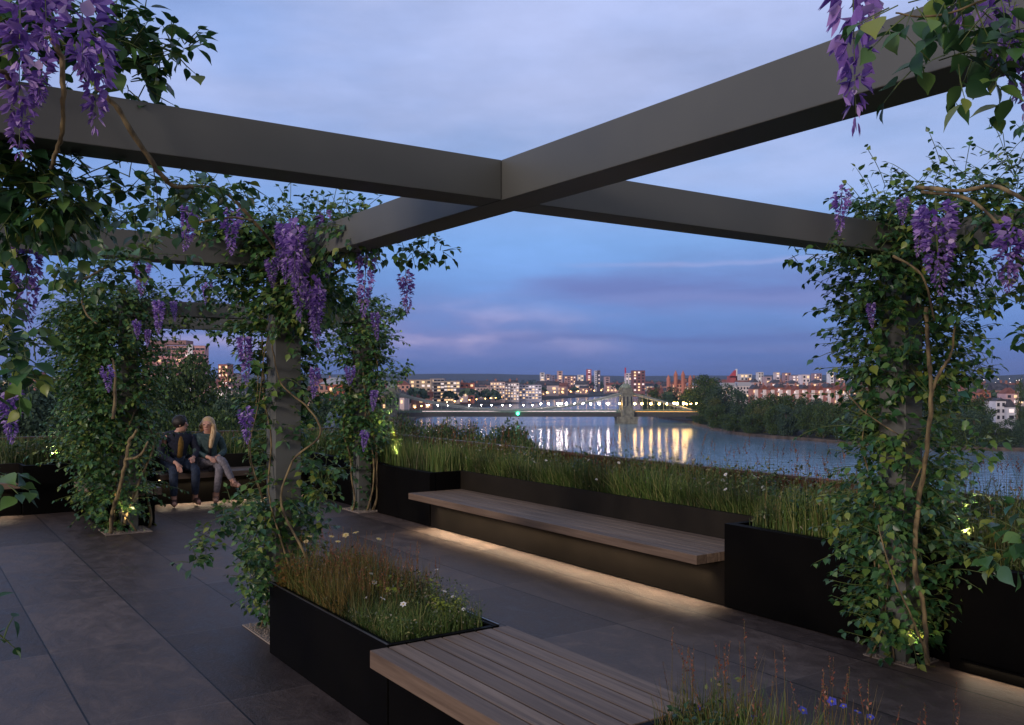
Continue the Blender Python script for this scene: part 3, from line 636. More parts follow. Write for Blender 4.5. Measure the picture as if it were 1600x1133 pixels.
# far right post ----------------------------------------------------------------
a, b = 5.26, 11.39; c = ab(a, b)
v3 = vine_root(a, b, 'wisteria vine on the far right post, glowing yellow green beside the river planter')
prof = [(.02, .06), (.4, .10), (.7, .22), (1.0, .32), (1.3, .34), (1.7, .28), (2.0, .32), (2.4, .38), (2.7, .34), (2.9, .2)]
fol = [column_sprigs(c.x, c.y, prof, 950, .068, lmax=.42)]
fol.append(line_sprigs([pix(600, 600, 11.8), pix(628, 580, 11.7), pix(645, 575, 11.6)], [.16, .10, .04], 37, .066))
fol.append(line_sprigs([pix(600, 500, 11.8), pix(640, 475, 11.7)], [.16, .06], 37, .066))
build_foliage(v3, fol, .0024)
for k in range(6): climbing_stem(v3, tuple(c + Vector((0, -.05, 0))), 2.4, .17, random.uniform(.010, .016), 100+k, turns=random.uniform(-.3, .3))
for u, v0_, v1_, d, k, w in ((548, 572, 602, 11.4, 2, 1.5), (585, 610, 642, 11.4, 1, 1.4), (570, 672, 705, 11.4, 0, 1.2)): raceme(v3, u, v0_, v1_, d, k, wide=w)

# back left post -------------------------------------------------------------------
a, b = 2.27, 14.09; c = ab(a, b)
v5 = vine_root(a, b, 'wisteria vine on the rearmost post, lit yellow from below behind the far left vine')
prof = [(.6, .30), (.9, .34), (1.2, .26), (1.6, .22), (2.0, .30), (2.4, .4), (2.7, .4), (2.85, .2)]
build_foliage(v5, [column_sprigs(c.x-.12, c.y-.1, prof, 430, .07, lmax=.42)], .0024)
for k in range(3): climbing_stem(v5, tuple(c), 2.3, .18, .012, 120+k)

# left foreground: the vine that comes in over the beam --------------------------------
v0 = vine_root(-.35, 3.38, 'closest wisteria vine at the left edge, spilling over the beam with big clusters')
LEAFN = .066
fol = []
fol.append(line_sprigs([pix(-60, 60, 2.9), pix(60, 40, 3.0), pix(150, 60, 3.1), pix(215, 100, 3.15)], [.22, .2, .18, .12], 99, LEAFN, up=.3))
fol.append(line_sprigs([pix(150, 20, 3.1), pix(215, 60, 3.2), pix(260, 85, 3.25), pix(295, 75, 3.25)], [.12, .12, .09, .03], 44, LEAFN, up=.3))
fol.append(line_sprigs([pix(180, 130, 3.2), pix(235, 130, 3.2)], [.10, .07], 16, LEAFN))
fol.append(line_sprigs([pix(-40, 300, 3.2), pix(60, 290, 3.2), pix(130, 320, 3.25)], [.22, .2, .12], 105, LEAFN, up=-.2))
fol.append(line_sprigs([pix(-40, 200, 3.1), pix(40, 230, 3.1), pix(60, 340, 3.2)], [.18, .14, .12], 63, LEAFN))
fol.append(line_sprigs([pix(165, 275, 3.6), pix(230, 285, 3.7), pix(300, 288, 3.8), pix(395, 285, 3.9)], [.05, .07, .06, .05], 35, .058))
fol.append(line_sprigs([pix(180, 320, 3.6), pix(240, 340, 3.8), pix(300, 300, 4.2), pix(350, 300, 4.6)], [.09, .09, .07, .07], 45, .058))
fol.append(line_sprigs([pix(-30, 420, 3.3), pix(20, 520, 3.2), pix(45, 570, 3.1)], [.12, .11, .08], 45, LEAFN))
fol.append(line_sprigs([pix(-30, 560, 2.8), pix(35, 590, 2.8), pix(60, 570, 2.9)], [.09, .08, .04], 22, LEAFN))
fol.append(line_sprigs([pix(100, 420, 4.6), pix(160, 430, 4.7), pix(230, 395, 4.8), pix(290, 400, 4.9)], [.10, .12, .14, .10], 73, .058))
fol.append(line_sprigs([pix(60, 425, 4.4), pix(110, 432, 4.6)], [.08, .06], 14, .058))
fol.append(line_sprigs([pix(300, 450, 4.9), pix(345, 430, 4.9)], [.08, .06], 14, .058))
fol.append(line_sprigs([pix(-30, 690, 3.0), pix(10, 760, 3.0)], [.05, .04], 10, LEAFN))
fol.append(line_sprigs([pix(-40, 980, 2.6), pix(-5, 985, 2.6), pix(12, 1010, 2.6)], [.04, .03, .02], 4, .05))
build_foliage(v0, fol, .002)
free_stem(v0, [pix(80, 60, 2.7), pix(96, 90, 2.72), pix(99, 150, 2.75), pix(98, 200, 2.8), pix(88, 240, 2.85), pix(80, 262, 2.9)], .0085, .006)
free_stem(v0, [pix(150, 135, 2.95), pix(180, 165, 3.0), pix(212, 215, 3.05), pix(245, 265, 3.1), pix(270, 290, 3.15), pix(300, 292, 3.2)], .0095, .007)
free_stem(v0, [pix(60, 330, 3.3), pix(98, 350, 3.4), pix(120, 378, 3.6), pix(150, 400, 3.9)], .008, .006)
free_stem(v0, [pix(118, 440, 4.4), pix(140, 432, 4.5), pix(165, 418, 4.6)], .008, .005)
free_stem(v0, [pix(-20, 110, 2.6), pix(10, 115, 2.65), pix(16, 150, 2.7)], .008, .006)
free_stem(v0, [pix(240, 265, 3.3), pix(245, 300, 3.4), pix(246, 345, 3.5)], .002, .0015)
for u, v0_, v1_, d, k, w in ((35, -60, 110, 2.5, 0, 1.15), (130, -45, 115, 2.6, 1, .95), (152, 60, 205, 2.8, 0, .8), (70, -40, 70, 2.4, 1, 1.3), (30, 110, 245, 2.7, 0, .85), (60, 70, 160, 2.7, 1, 1.0)): raceme(v0, u, v0_, v1_, d, k, near=True, wide=w)
for u, v0_, v1_, d, k, w in ((40, 385, 520, 3.3, 4, .95), (62, 300, 345, 3.3, 0, 1.2), (14, 600, 690, 3.0, 2, 1.2), (155, 344, 358, 3.5, 0, 2), (28, 325, 370, 3.4, 1, 1.3)): raceme(v0, u, v0_, v1_, d, k, wide=w)

# right foreground: the vine over the near beam ------------------------------------------
v6 = vine_root(2.27, 1.0, 'wisteria vine hanging over the beam in the top right corner')
fol = [line_sprigs([pix(1425, 100, 1.75), pix(1470, 95, 1.75), pix(1540, 60, 1.75), pix(1620, 40, 1.75)], [.03, .05, .07, .09], 22, .05, lmin=.06, lmax=.12),
       line_sprigs([pix(1390, 10, 1.7), pix(1470, 0, 1.7), pix(1600, -20, 1.7)], [.04, .06, .08], 22, .05, lmin=.06, lmax=.12, up=-.3),
       line_sprigs([pix(1530, 130, 1.8), pix(1580, 145, 1.8), pix(1640, 140, 1.8)], [.03, .05, .06], 12, .045, lmin=.06, lmax=.1)]
build_foliage(v6, fol, .0012)
free_stem(v6, [pix(1400, 20, 1.7), pix(1440, 26, 1.7), pix(1500, 15, 1.7), pix(1620, -40, 1.7)], .0018, .0025)
for u, v0_, v1_, d, k, w in ((1332, -60, 196, 1.85, 0, .62), (1350, -70, 60, 1.9, 1, .8), (1555, -30, 95, 1.8, 1, .85), (1590, 20, 185, 1.8, 0, .7), (1500, -50, 60, 1.9, 1, .8)): raceme(v6, u, v0_, v1_, d, k, near=True, wide=w)
# low leaves at the right edge
v7 = empty('garden_shrub', ab(5.75, 1.3, .58), 'broad-leaved shrub at the right edge, leaning out of the river planter', 'shrub')
fol = [line_sprigs([pix(1640, 830, 4.2), pix(1580, 860, 4.2), pix(1555, 880, 4.2)], [.12, .10, .05], 31, .085), line_sprigs([pix(1640, 520, 4.4), pix(1590, 525, 4.4)], [.05, .04], 6, .06)]
build_foliage(v7, fol)

# uplights at the feet of the vines
M['lens'] = mat('uplight_lens', (.6, .55, .4), .3, emit=(1, .8, .45), estr=.5)
def uplight(a, b, z, label, energy, col=(1, .88, .50), size=R(75), aim=(0, 0, 1)):
    r = empty('uplight', ab(a, b, z), label, 'garden light', 'small spike uplights in the planters')
    m = MB(); m.lathe([(.012, -.12), (.012, 0), (.035, .01), (.04, .07), (.036, .072), (.03, .055)], 0, 0, 0, 12); m.build('housing', M['black'], r, smooth=False)
    m = MB(); m.lathe([(.029, .056), (.001, .058)], 0, 0, 0, 12); m.build('lens', M['lens'], r)
    l = bpy.data.lights.new('uplight_lamp', 'SPOT'); l.energy = energy; l.color = col; l.spot_size = size; l.spot_blend = .6; l.shadow_soft_size = .03
    o = bpy.data.objects.new('uplight_lamp', l); SC.collection.objects.link(o); o.parent = r; o.location = (0, 0, .08)
    o.rotation_euler = Vector(aim).to_track_quat('-Z', 'Y').to_euler()
uplight(5.58, 11.0, .70, 'small black uplight in the river planter below the far right vine', 70, aim=(-.12, .22, 1))
uplight(5.56, 3.12, .70, 'small black uplight in the river planter below the right vine', 20, aim=(-.05, .15, 1))
uplight(1.80, 14.0, .60, 'small black uplight in the back planter below the rearmost vine', 22, aim=(.15, .1, 1))

WL = (1, .74, .36)  # extra warm uplights in the gravel, added to brighten the vines
uplight(2.30, 6.02, .02, 'added fill uplight in the gravel at the foot of the near post', 5, WL, R(95), (-.05, -.12, 1))
uplight(5.18, 3.22, .02, 'added fill uplight in the gravel at the foot of the right post', 6, WL, R(95), (-.05, -.10, 1))
uplight(2.20, 11.20, .02, 'added fill uplight in the gravel at the foot of the far left post', 12, WL, R(95), (0, -.12, 1))
# ------------------------------------------------------------------ meadow planting
M['grass'] = island_mat('grass_blade', [(0, (.045, .090, .022)), (.35, (.090, .165, .036)), (.65, (.155, .23, .052)), (.85, (.26, .28, .09)), (1, (.36, .31, .13))], .55, .2, spec=.25, noise_scale=1.6, dark=(.50, .48, .62))
M['grass_dry'] = island_mat('dry_grass_blade', [(0, (.07, .06, .02)), (.4, (.16, .12, .035)), (.7, (.26, .15, .05)), (1, (.14, .17, .04))], .6, .2, spec=.2)
M['seed'] = island_mat('seed_head', [(0, (.12, .035, .03)), (.5, (.24, .075, .05)), (.8, (.32, .13, .07)), (1, (.34, .20, .16))], .7, .2, spec=.2)
M['herb'] = island_mat('herb_leaf', [(0, (.015, .045, .018)), (.5, (.03, .085, .03)), (.8, (.06, .12, .03)), (1, (.14, .17, .05))], .45, .2)
M['amber_leaf'] = island_mat('amber_leaf', [(0, (.10, .045, .012)), (.5, (.22, .10, .02)), (.8, (.12, .10, .02)), (1, (.35, .18, .04))], .5, .2)
M['white_petal'] = mat('white_petal', (.78, .76, .74), .6); M['yellow'] = mat('flower_centre', (.55, .38, .05), .7)
M['blue_petal'] = mat('blue_petal', (.06, .07, .50), .5); M['lime'] = island_mat('lime_bract', [(0, (.25, .32, .03)), (1, (.42, .46, .07))], .5, .2)
def blades(a0, a1, b0, b1, z, n, h0, h1, w, rng, lean=.25, hfun=None):
    a = rng.uniform(a0, a1, n); b = rng.uniform(b0, b1, n); h = rng.uniform(h0, h1, n)*(1 + rng.normal(0, .12, n))
    if hfun is not None: h *= hfun(a, b)
    base = np.stack([AX.x*a + BX.x*b, AX.y*a + BX.y*b, np.full(n, z)], 1)
    ph = rng.uniform(0, 2*np.pi, n); ln = np.abs(rng.normal(0, lean, n)); dirv = np.stack([np.cos(ph), np.sin(ph), np.zeros(n)], 1); side = np.stack([-np.sin(ph+.6), np.cos(ph+.6), np.zeros(n)], 1)
    V = []
    for t in (0, .4, .75, 1.0):
        c = base + dirv*(ln*h*t*t)[:, None] + np.array([0, 0, 1.0])*(h*t*(1-.25*ln*t))[:, None]
        ww = w*(1 - t**1.5*.9)*.5
        V += [c - side*ww, c + side*ww]
    V = np.stack(V, 1); F = np.array([(0,1,3,2),(2,3,5,4),(4,5,7,6)])
    f = F[None] + (np.arange(n)*8)[:, None, None]
    return V.reshape(-1, 3), f.reshape(-1, 4), base, dirv, ln, h
def meadow(name, label, cat, parts, m):
    V, F, k = [], [], 0
    for v, f, *_ in parts: V.append(v); F.append(f+k); k += len(v)
    o = arr_mesh(name, np.vstack(V), np.vstack(F), 4, m); tag(o, label, cat, kind='stuff'); return o
rg = np.random.default_rng(21)
wav = lambda a, b: .78 + .22*np.sin(b*2.1+a) + .12*np.sin(b*5.3+a*4)
meadow('meadow_grass', 'tall green meadow grass filling the long river planter', 'grass', [
    blades(5.83, 6.86, 1.2, 13.3, .57, 26000, .16, .46, .008, rg, .35, hfun=wav), blades(5.50, 5.84, 1.0, 4.83, .57, 8000, .15, .42, .007, rg, hfun=wav), blades(5.50, 5.84, 9.72, 13.3, .57, 3500, .22, .45, .009, rg),
    blades(5.83, 5.95, 4.9, 9.6, .57, 9000, .12, .36, .008, rg, .5)], M['grass'])
meadow('meadow_grass', 'green and brown grass in the back planter behind the seated couple', 'grass', [blades(-3.5, 6.7, 13.93, 15.9, .57, 12000, .20, .42, .012, rg), blades(2.03, 2.62, 13.0, 13.85, .57, 900, .2, .4, .011, rg)], M['grass'])
meadow('dry_grass', 'dry straw-coloured stalks standing among the green grass of the river planter', 'grass', [blades(5.86, 6.8, 1.2, 13.3, .57, 2200, .26, .50, .006, rg, .18, hfun=wav), blades(5.5, 5.86, 1.2, 4.8, .57, 300, .2, .42, .006, rg, .18)], M['grass_dry'])
low1 = lambda a, b: .75 + .35*(b-4.0)/1.7
meadow('meadow_grass', 'fine green grass in the low planter against the wide bench', 'grass', [blades(2.05, 2.61, 4.12, 5.68, .41, 10000, .08, .22, .0048, rg, .6, hfun=low1)], M['grass'])
meadow('dry_grass', 'russet and golden grass stalks at the far side of the low planter', 'grass', [blades(2.04, 2.62, 4.7, 5.70, .41, 2600, .16, .30, .0035, rg, .25), blades(2.04, 2.22, 4.7, 5.69, .41, 1500, .08, .22, .0045, rg, .5)], M['grass_dry'])
meadow('meadow_grass', 'dark green grass with blue flowers at the bottom edge of the picture', 'grass', [blades(2.28, 2.62, .5, 2.46, .41, 3000, .10, .27, .0045, rg, .3), blades(2.05, 2.28, .5, 2.15, .41, 1400, .10, .25, .0045, rg, .3)], M['grass'])
meadow('dry_grass', 'reddish grass stalks at the bottom edge of the picture', 'grass', [blades(2.3, 2.62, .8, 2.48, .41, 900, .14, .32, .0035, rg, .25)], M['grass_dry'])
def seedheads(a0, a1, b0, b1, z, n, h0, h1, L, sz, label, stalk=.0016):
    rgs = np.random.default_rng(n); V, F, k = [], [], 0; mb = MB(); mi = []
    for i in range(n):
        a, b, h = rgs.uniform(a0, a1), rgs.uniform(b0, b1), rgs.uniform(h0, h1); p = ab(a, b, z); ln = Vector((rgs.normal(0, .05), rgs.normal(0, .05), 0))
        top = p + Vector((0, 0, h)) + ln*h*3
        mb.tube([p, (p+top)/2 + ln*.1, top], [stalk, stalk, stalk*.5], 3, cap=False)
        m = 12; t = np.linspace(0, 1, m); ax = np.array(top - p); ax /= np.linalg.norm(ax)
        c = np.array(top)[None] - ax[None]*(L*(1-t))[:, None]; ph = rgs.uniform(0, 6.28, m)
        d = np.stack([np.cos(ph), np.sin(ph), np.full(m, 1.1)], 1); v, f = scatter_arr([(0,0,0),(.22,.5,0),(0,1,0),(-.22,.5,0)], [(0,1,2,3)], c, frames(d, rgs.normal(0, 1, (m, 3))), sz*(1.15-.6*t)*rgs.uniform(.7, 1.2, m))
        V.append(v); F.append(f+k); k += len(v)
    nf = sum(len(f) for f in F); V.append(np.array(mb.v)); F.append(np.array(mb.f)+k); af = np.vstack(F)
    o = arr_mesh('seed_heads', np.vstack(V), af, 4, [M['seed'], M['grass_dry']], matidx=np.r_[np.zeros(nf, int), np.ones(len(af)-nf, int)]); tag(o, label, 'grass', kind='stuff')
seedheads(5.88, 6.8, 1.2, 13.2, .57, 420, .40, .68, .10, .020, 'red brown seed heads rising above the river planter')
seedheads(2.08, 2.6, 4.5, 5.68, .41, 210, .22, .40, .07, .011, 'pink and russet seed heads over the low planter', .0011)
seedheads(2.3, 2.62, 1.5, 2.5, .41, 60, .26, .48, .09, .013, 'dark red seed heads at the bottom edge of the picture', .0011)
# small mixed leaves between the blades
M['mixed'] = island_mat('mixed_leaf', [(0, (.03, .065, .02)), (.3, (.08, .14, .04)), (.55, (.15, .21, .06)), (.75, (.26, .29, .10)), (.88, (.36, .28, .12)), (.95, (.40, .40, .34)), (1, (.10, .18, .14))], .5, .25, spec=.3, noise_scale=1.2, dark=(.6, .55, .7))
def undergrowth(a0, a1, b0, b1, z, n, h0, h1, s, label, seed):
    r_ = np.random.default_rng(seed); a = r_.uniform(a0, a1, n); b = r_.uniform(b0, b1, n)
    pos = np.stack([AX.x*a + BX.x*b, AX.y*a + BX.y*b, z + r_.uniform(h0, h1, n)*(.7 + .3*np.sin(a*7 + b*3.3))], 1)
    t = r_.normal(0, 1, (n, 3)) + np.array([0, 0, .6]); nn = r_.normal(0, .6, (n, 3)) + np.array([0, 0, 1.0])
    v, f = scatter_arr(LEAFV*np.array([.7, 1, 1]), LEAFF, pos, frames(t, nn), s*r_.uniform(.5, 1.5, n)); tag(arr_mesh('undergrowth', v, f, 4, M['mixed']), label, 'ground cover', kind='stuff')
undergrowth(5.83, 6.8, 1.2, 13.3, .58, 16000, .08, .46, .026, 'mixed small leaves growing between the grasses of the river planter', 51)
undergrowth(5.50, 5.84, 1.0, 4.84, .58, 6000, .05, .40, .026, 'mixed small leaves along the planter edge around the right post', 52)
undergrowth(2.05, 2.61, 4.10, 5.68, .41, 7000, .05, .24, .013, 'mixed small leaves between the fine grasses of the low planter', 53)
undergrowth(2.2, 2.61, .8, 2.40, .41, 2600, .05, .28, .016, 'mixed small leaves in the planter at the bottom edge of the picture', 54)
undergrowth(-3.4, 6.7, 13.95, 15.9, .58, 6000, .05, .34, .04, 'mixed small leaves between the grasses of the back planter', 55)
# daisies and other countable flowers
def flower_proto(name, label, cat, group, nf, r, pm, cm, h=1.0, wid=.36):
    root = empty(name, (0, 0, 0), label, cat, group); mb = MB()
    for k in range(nf):
        q = 6.283*k/nf; c, s_ = math.cos(q), math.sin(q); w = r*wid
        mb.add([(0,0,0), (c*r*.55 - s_*w, s_*r*.55 + c*w, r*.10), (c*r, s_*r, -r*.05*(k % 3)), (c*r*.55 + s_*w, s_*r*.55 - c*w, r*.10)], [(0,3,2,1)])
    mb.build('petals', pm, root); m2 = MB(); m2.lathe([(r*.26, -.001), (r*.24, r*.12), (r*.08, r*.18)], 0, 0, 0, 8); m2.build('centre', cm, root)
    m3 = MB(); m3.tube([(0,0,-.002), (.006,.0,-.12), (.002,.004,-.26)], [.0012, .0014, .0016], 4); m3.build('stem', M['shoot'], root); return root
def place(root, p, first, tilt=.5, sc=1.0, label=None):
    o = root if first else copy_tree(root)
    o.location = p; o.rotation_euler = (random.uniform(-tilt, tilt)+.35, random.uniform(-tilt, tilt), random.uniform(-.6, .6)); o.scale = (sc,)*3
    if label: o['label'] = label
    return o
dz = flower_proto('daisy', 'white daisy in the low planter, among the fine green grass', 'flower', 'white daisies in the low planter', 6, .019, M['white_petal'], M['yellow'])
ORDN = ['first', 'second', 'third', 'fourth', 'fifth', 'sixth', 'seventh', 'eighth', 'ninth', 'tenth', 'eleventh', 'twelfth', 'thirteenth', 'fourteenth']
DZ = [(598, 935, 5.0), (630, 944, 4.9), (571, 934, 5.1), (585, 910, 5.3), (598, 914, 5.3), (580, 896, 5.4), (695, 924, 5.1), (708, 932, 5.1), (527, 905, 5.5), (540, 908, 5.5), (682, 890, 5.5), (655, 893, 5.4), (724, 952, 4.9)]
for i, (u, v, d) in enumerate(DZ): place(dz, pix(u, v, d), i == 0, .5, random.uniform(.6, .95) if i not in (0, 1) else 1.05, ORDN[sorted(DZ).index((u, v, d))] + ' white daisy from the left in the low planter')
dm = flower_proto('daisy', 'small white flower head standing in the tall grass of the river planter', 'flower', 'white flower heads in the river planter', 7, .026, M['white_petal'], M['yellow'])
for i in range(46):
    aa = random.uniform(5.82, 6.3); bb = random.uniform(3.0, 12.5); place(dm, ab(aa, bb, .58 + random.uniform(.18, .42)), i == 0, .6, random.uniform(.4, .8))
bl = flower_proto('blue_flower', 'small deep blue flower in the planter at the bottom edge of the picture', 'flower', 'blue flowers at the bottom edge', 5, .017, M['blue_petal'], M['yellow'], wid=.5)
BF = [(1091, 1107, 3.55), (1180, 1122, 3.5), (1137, 1128, 3.4), (1300, 1096, 3.3), (1318, 1103, 3.25), (1255, 1110, 3.3), (1360, 1120, 3.2), (1340, 1112, 3.2)]
for i, (u, v, d) in enumerate(BF): place(bl, pix(u, v, d), i == 0, .5, random.uniform(.8, 1.2), ORDN[sorted(BF).index((u, v, d))] + ' deep blue flower from the left at the bottom edge')
# leafy perennials between the grasses
def shrub(a, b, z, r, h, n, leaf, label, group, m='herb', name='garden_shrub', rng=rg):
    root = empty(name, ab(a, b, z), label, 'shrub', group); c = ab(a, b)
    ph = rng.uniform(0, 6.28, n); rr = r*np.sqrt(rng.random(n)); st = np.stack([c.x+np.cos(ph)*rr*.5, c.y+np.sin(ph)*rr*.5, z+h*rng.uniform(.0, .75, n)], 1)
    d = np.stack([np.cos(ph)*.7, np.sin(ph)*.7, rng.uniform(.4, 1.3, n)], 1)
    build_foliage(root, [sprigs(st, d, rng.uniform(.06, max(.08, r*.7), n), leaf, gap=leaf*.7, rng=rng)], .0014, m=M[m])
for i, (a, b, r, h) in enumerate([(5.72, 4.4, .24, .34), (5.74, 3.85, .26, .38), (5.95, 4.8, .22, .34), (6.0, 4.2, .26, .40), (5.75, 2.7, .26, .34), (6.1, 3.4, .26, .40), (5.7, 2.1, .24, .30), (6.3, 5.4, .22, .42), (6.1, 7.6, .18, .42), (5.9, 10.2, .22, .30), (5.75, 12.0, .28, .36), (6.3, 9.0, .2, .42)]):
    shrub(a, b, .58, r, h, 90, .042, ['leafy perennial right against the near end of the long bench pocket', 'leafy perennial left of the right post, at the planter edge', 'leafy perennial just behind the near end of the long bench pocket', 'taller leafy perennial left of the right post, set back', 'leafy perennial just right of the right post', 'tall leafy perennial behind the right post near the balustrade', 'leafy perennial nearest the camera in the river planter', 'leafy perennial by the balustrade opposite the near end of the long bench', 'leafy perennial behind the middle of the long bench', 'leafy perennial past the far end of the long bench', 'leafy perennial beyond the far right vine', 'tall leafy perennial behind the far end of the long bench'][i], 'leafy perennials in the river planter')
for i in range(9):
    shrub(-2.6 + i*1.02 + (i % 2)*.2, 14.25 + (i % 3)*.3, .58, .34, .30, 90, .065, ['first', 'second', 'third', 'fourth', 'fifth', 'sixth', 'seventh', 'eighth', 'ninth'][i] + ' leafy perennial from the left in the back planter', 'leafy perennials in the back planter')
shrub(2.13, 5.35, .40, .13, .20, 60, .028, 'amber-leaved plant at the near left corner of the low planter', None, 'amber_leaf')
shrub(2.10, 5.62, .40, .12, .24, 46, .030, 'amber-leaved plant at the foot of the near left post', None, 'amber_leaf')
shrub(2.45, 5.6, .40, .16, .26, 46, .045, 'broad-leaved plant with pale flowers at the back of the low planter', None)
shrub(2.52, 4.35, .40, .12, .18, 70, .022, 'low yellow-green plant in the near right corner of the low planter', None, 'lime', 'flowering_plant')
shrub(2.36, 4.75, .40, .10, .22, 26, .036, 'lime green flowering plant in the middle of the low planter', None, 'lime', 'flowering_plant')
shrub(2.60, 4.72, .40, .06, .24, 18, .028, 'upright lime green plant at the right rim of the low planter', None, 'lime', 'flowering_plant')
shrub(2.35, 2.25, .40, .16, .22, 50, .034, 'dark leafy plant in the planter at the bottom edge', None)
shrub(2.40, 1.7, .40, .16, .20, 50, .030, 'bluish leafy plant near the bottom right of the picture', None)
lil = flower_proto('pale_flower', 'flat pale yellow flower at the far side of the low planter', 'flower', 'pale flat flowers in the low planter', 6, .032, mat('cream_petal', (.62, .50, .24), .6), M['yellow'], wid=.5)
LI = [(518, 838, 5.9), (540, 836, 5.9), (556, 832, 6.0), (592, 842, 5.8), (528, 846, 5.8), (484, 838, 6.0), (478, 846, 5.95)]
for i, (u, v, d) in enumerate(LI): place(lil, pix(u, v, d), i == 0, .3, random.uniform(.6, .9), ORDN[sorted(LI).index((u, v, d))] + ' flat pale yellow flower from the left behind the low planter grass')

# ------------------------------------------------------------------ the seated couple
def skin(name, nodes, edges, m, parent, sub=2):
    """nodes: {key: (x, y, z, r)}: one continuous surface grown over a skeleton"""
    keys = list(nodes); ix = {k: i for i, k in enumerate(keys)}
    me = bpy.data.meshes.new(name); me.from_pydata([nodes[k][:3] for k in keys], [(ix[a], ix[b]) for a, b in edges], [])
    o = bpy.data.objects.new(name, me); SC.collection.objects.link(o); sk = o.modifiers.new('skin', 'SKIN'); sk.use_smooth_shade = True
    if not me.skin_vertices: return o
    for i, k in enumerate(keys):
        r = nodes[k][3:]; me.skin_vertices[0].data[i].radius = (r[0], r[1] if len(r) > 1 else r[0])
    me.skin_vertices[0].data[0].use_root = True
    ss = o.modifiers.new('sub', 'SUBSURF'); ss.levels = sub; ss.render_levels = sub
    dg = bpy.context.evaluated_depsgraph_get(); me2 = bpy.data.meshes.new_from_object(o.evaluated_get(dg)); o.modifiers.clear(); o.data = me2
    me2.materials.clear(); me2.materials.append(m); me2.polygons.foreach_set('use_smooth', [True]*len(me2.polygons)); o.parent = parent; return o
def cloth(name, c1, c2, sc=30): return noisy(mat(name, c1, .85), c1, c2, sc, 5, bump=.3, bdist=.004)
SK = mat('skin', (.55, .30, .22), .5); P(SK).inputs['Subsurface Weight'].default_value = .1
def hand(nodes, edges, wr, d, side, curl, pre):
    """palm and five fingers growing from the wrist; d = finger direction, side = thumb side"""
    d = Vector(d).normalized(); side = Vector(side).normalized(); dn = Vector((0, 0, -1)); w = Vector(nodes[wr][:3]); pm = w + d*.055
    nodes[pre+'palm'] = (*pm, .026); edges.append((wr, pre+'palm'))
    for i, (o_, L) in enumerate(((.026, .066), (.009, .076), (-.009, .070), (-.026, .055))):
        k = w + d*.088 + side*o_; nodes[f'{pre}f{i}a'] = (*k, .0095); k2 = k + (d*(1-curl) + dn*curl)*L*.55; nodes[f'{pre}f{i}b'] = (*k2, .0085)
        k3 = k2 + (d*(1-curl*1.6) + dn*curl*1.6).normalized()*L*.5; nodes[f'{pre}f{i}c'] = (*k3, .007); edges += [(pre+'palm', f'{pre}f{i}a'), (f'{pre}f{i}a', f'{pre}f{i}b'), (f'{pre}f{i}b', f'{pre}f{i}c')]
    t1 = w + d*.035 + side*.036; nodes[pre+'t1'] = (*t1, .011); t2 = t1 + d*.03 + side*.018 + dn*.012; nodes[pre+'t2'] = (*t2, .009); edges += [(pre+'palm', pre+'t1'), (pre+'t1', pre+'t2')]
def ellipsoid(name, c, r, m, parent, n=10, rz=0):
    bm = bmesh.new(); bmesh.ops.create_uvsphere(bm, u_segments=n, v_segments=max(6, n//2+2), radius=1); me = bpy.data.meshes.new(name); bm.to_mesh(me); bm.free(); me.materials.append(m)
    me.polygons.foreach_set('use_smooth', [True]*len(me.polygons)); o = bpy.data.objects.new(name, me); SC.collection.objects.link(o); o.parent = parent; o.location = c; o.scale = r; o.rotation_euler = (0, 0, rz); return o
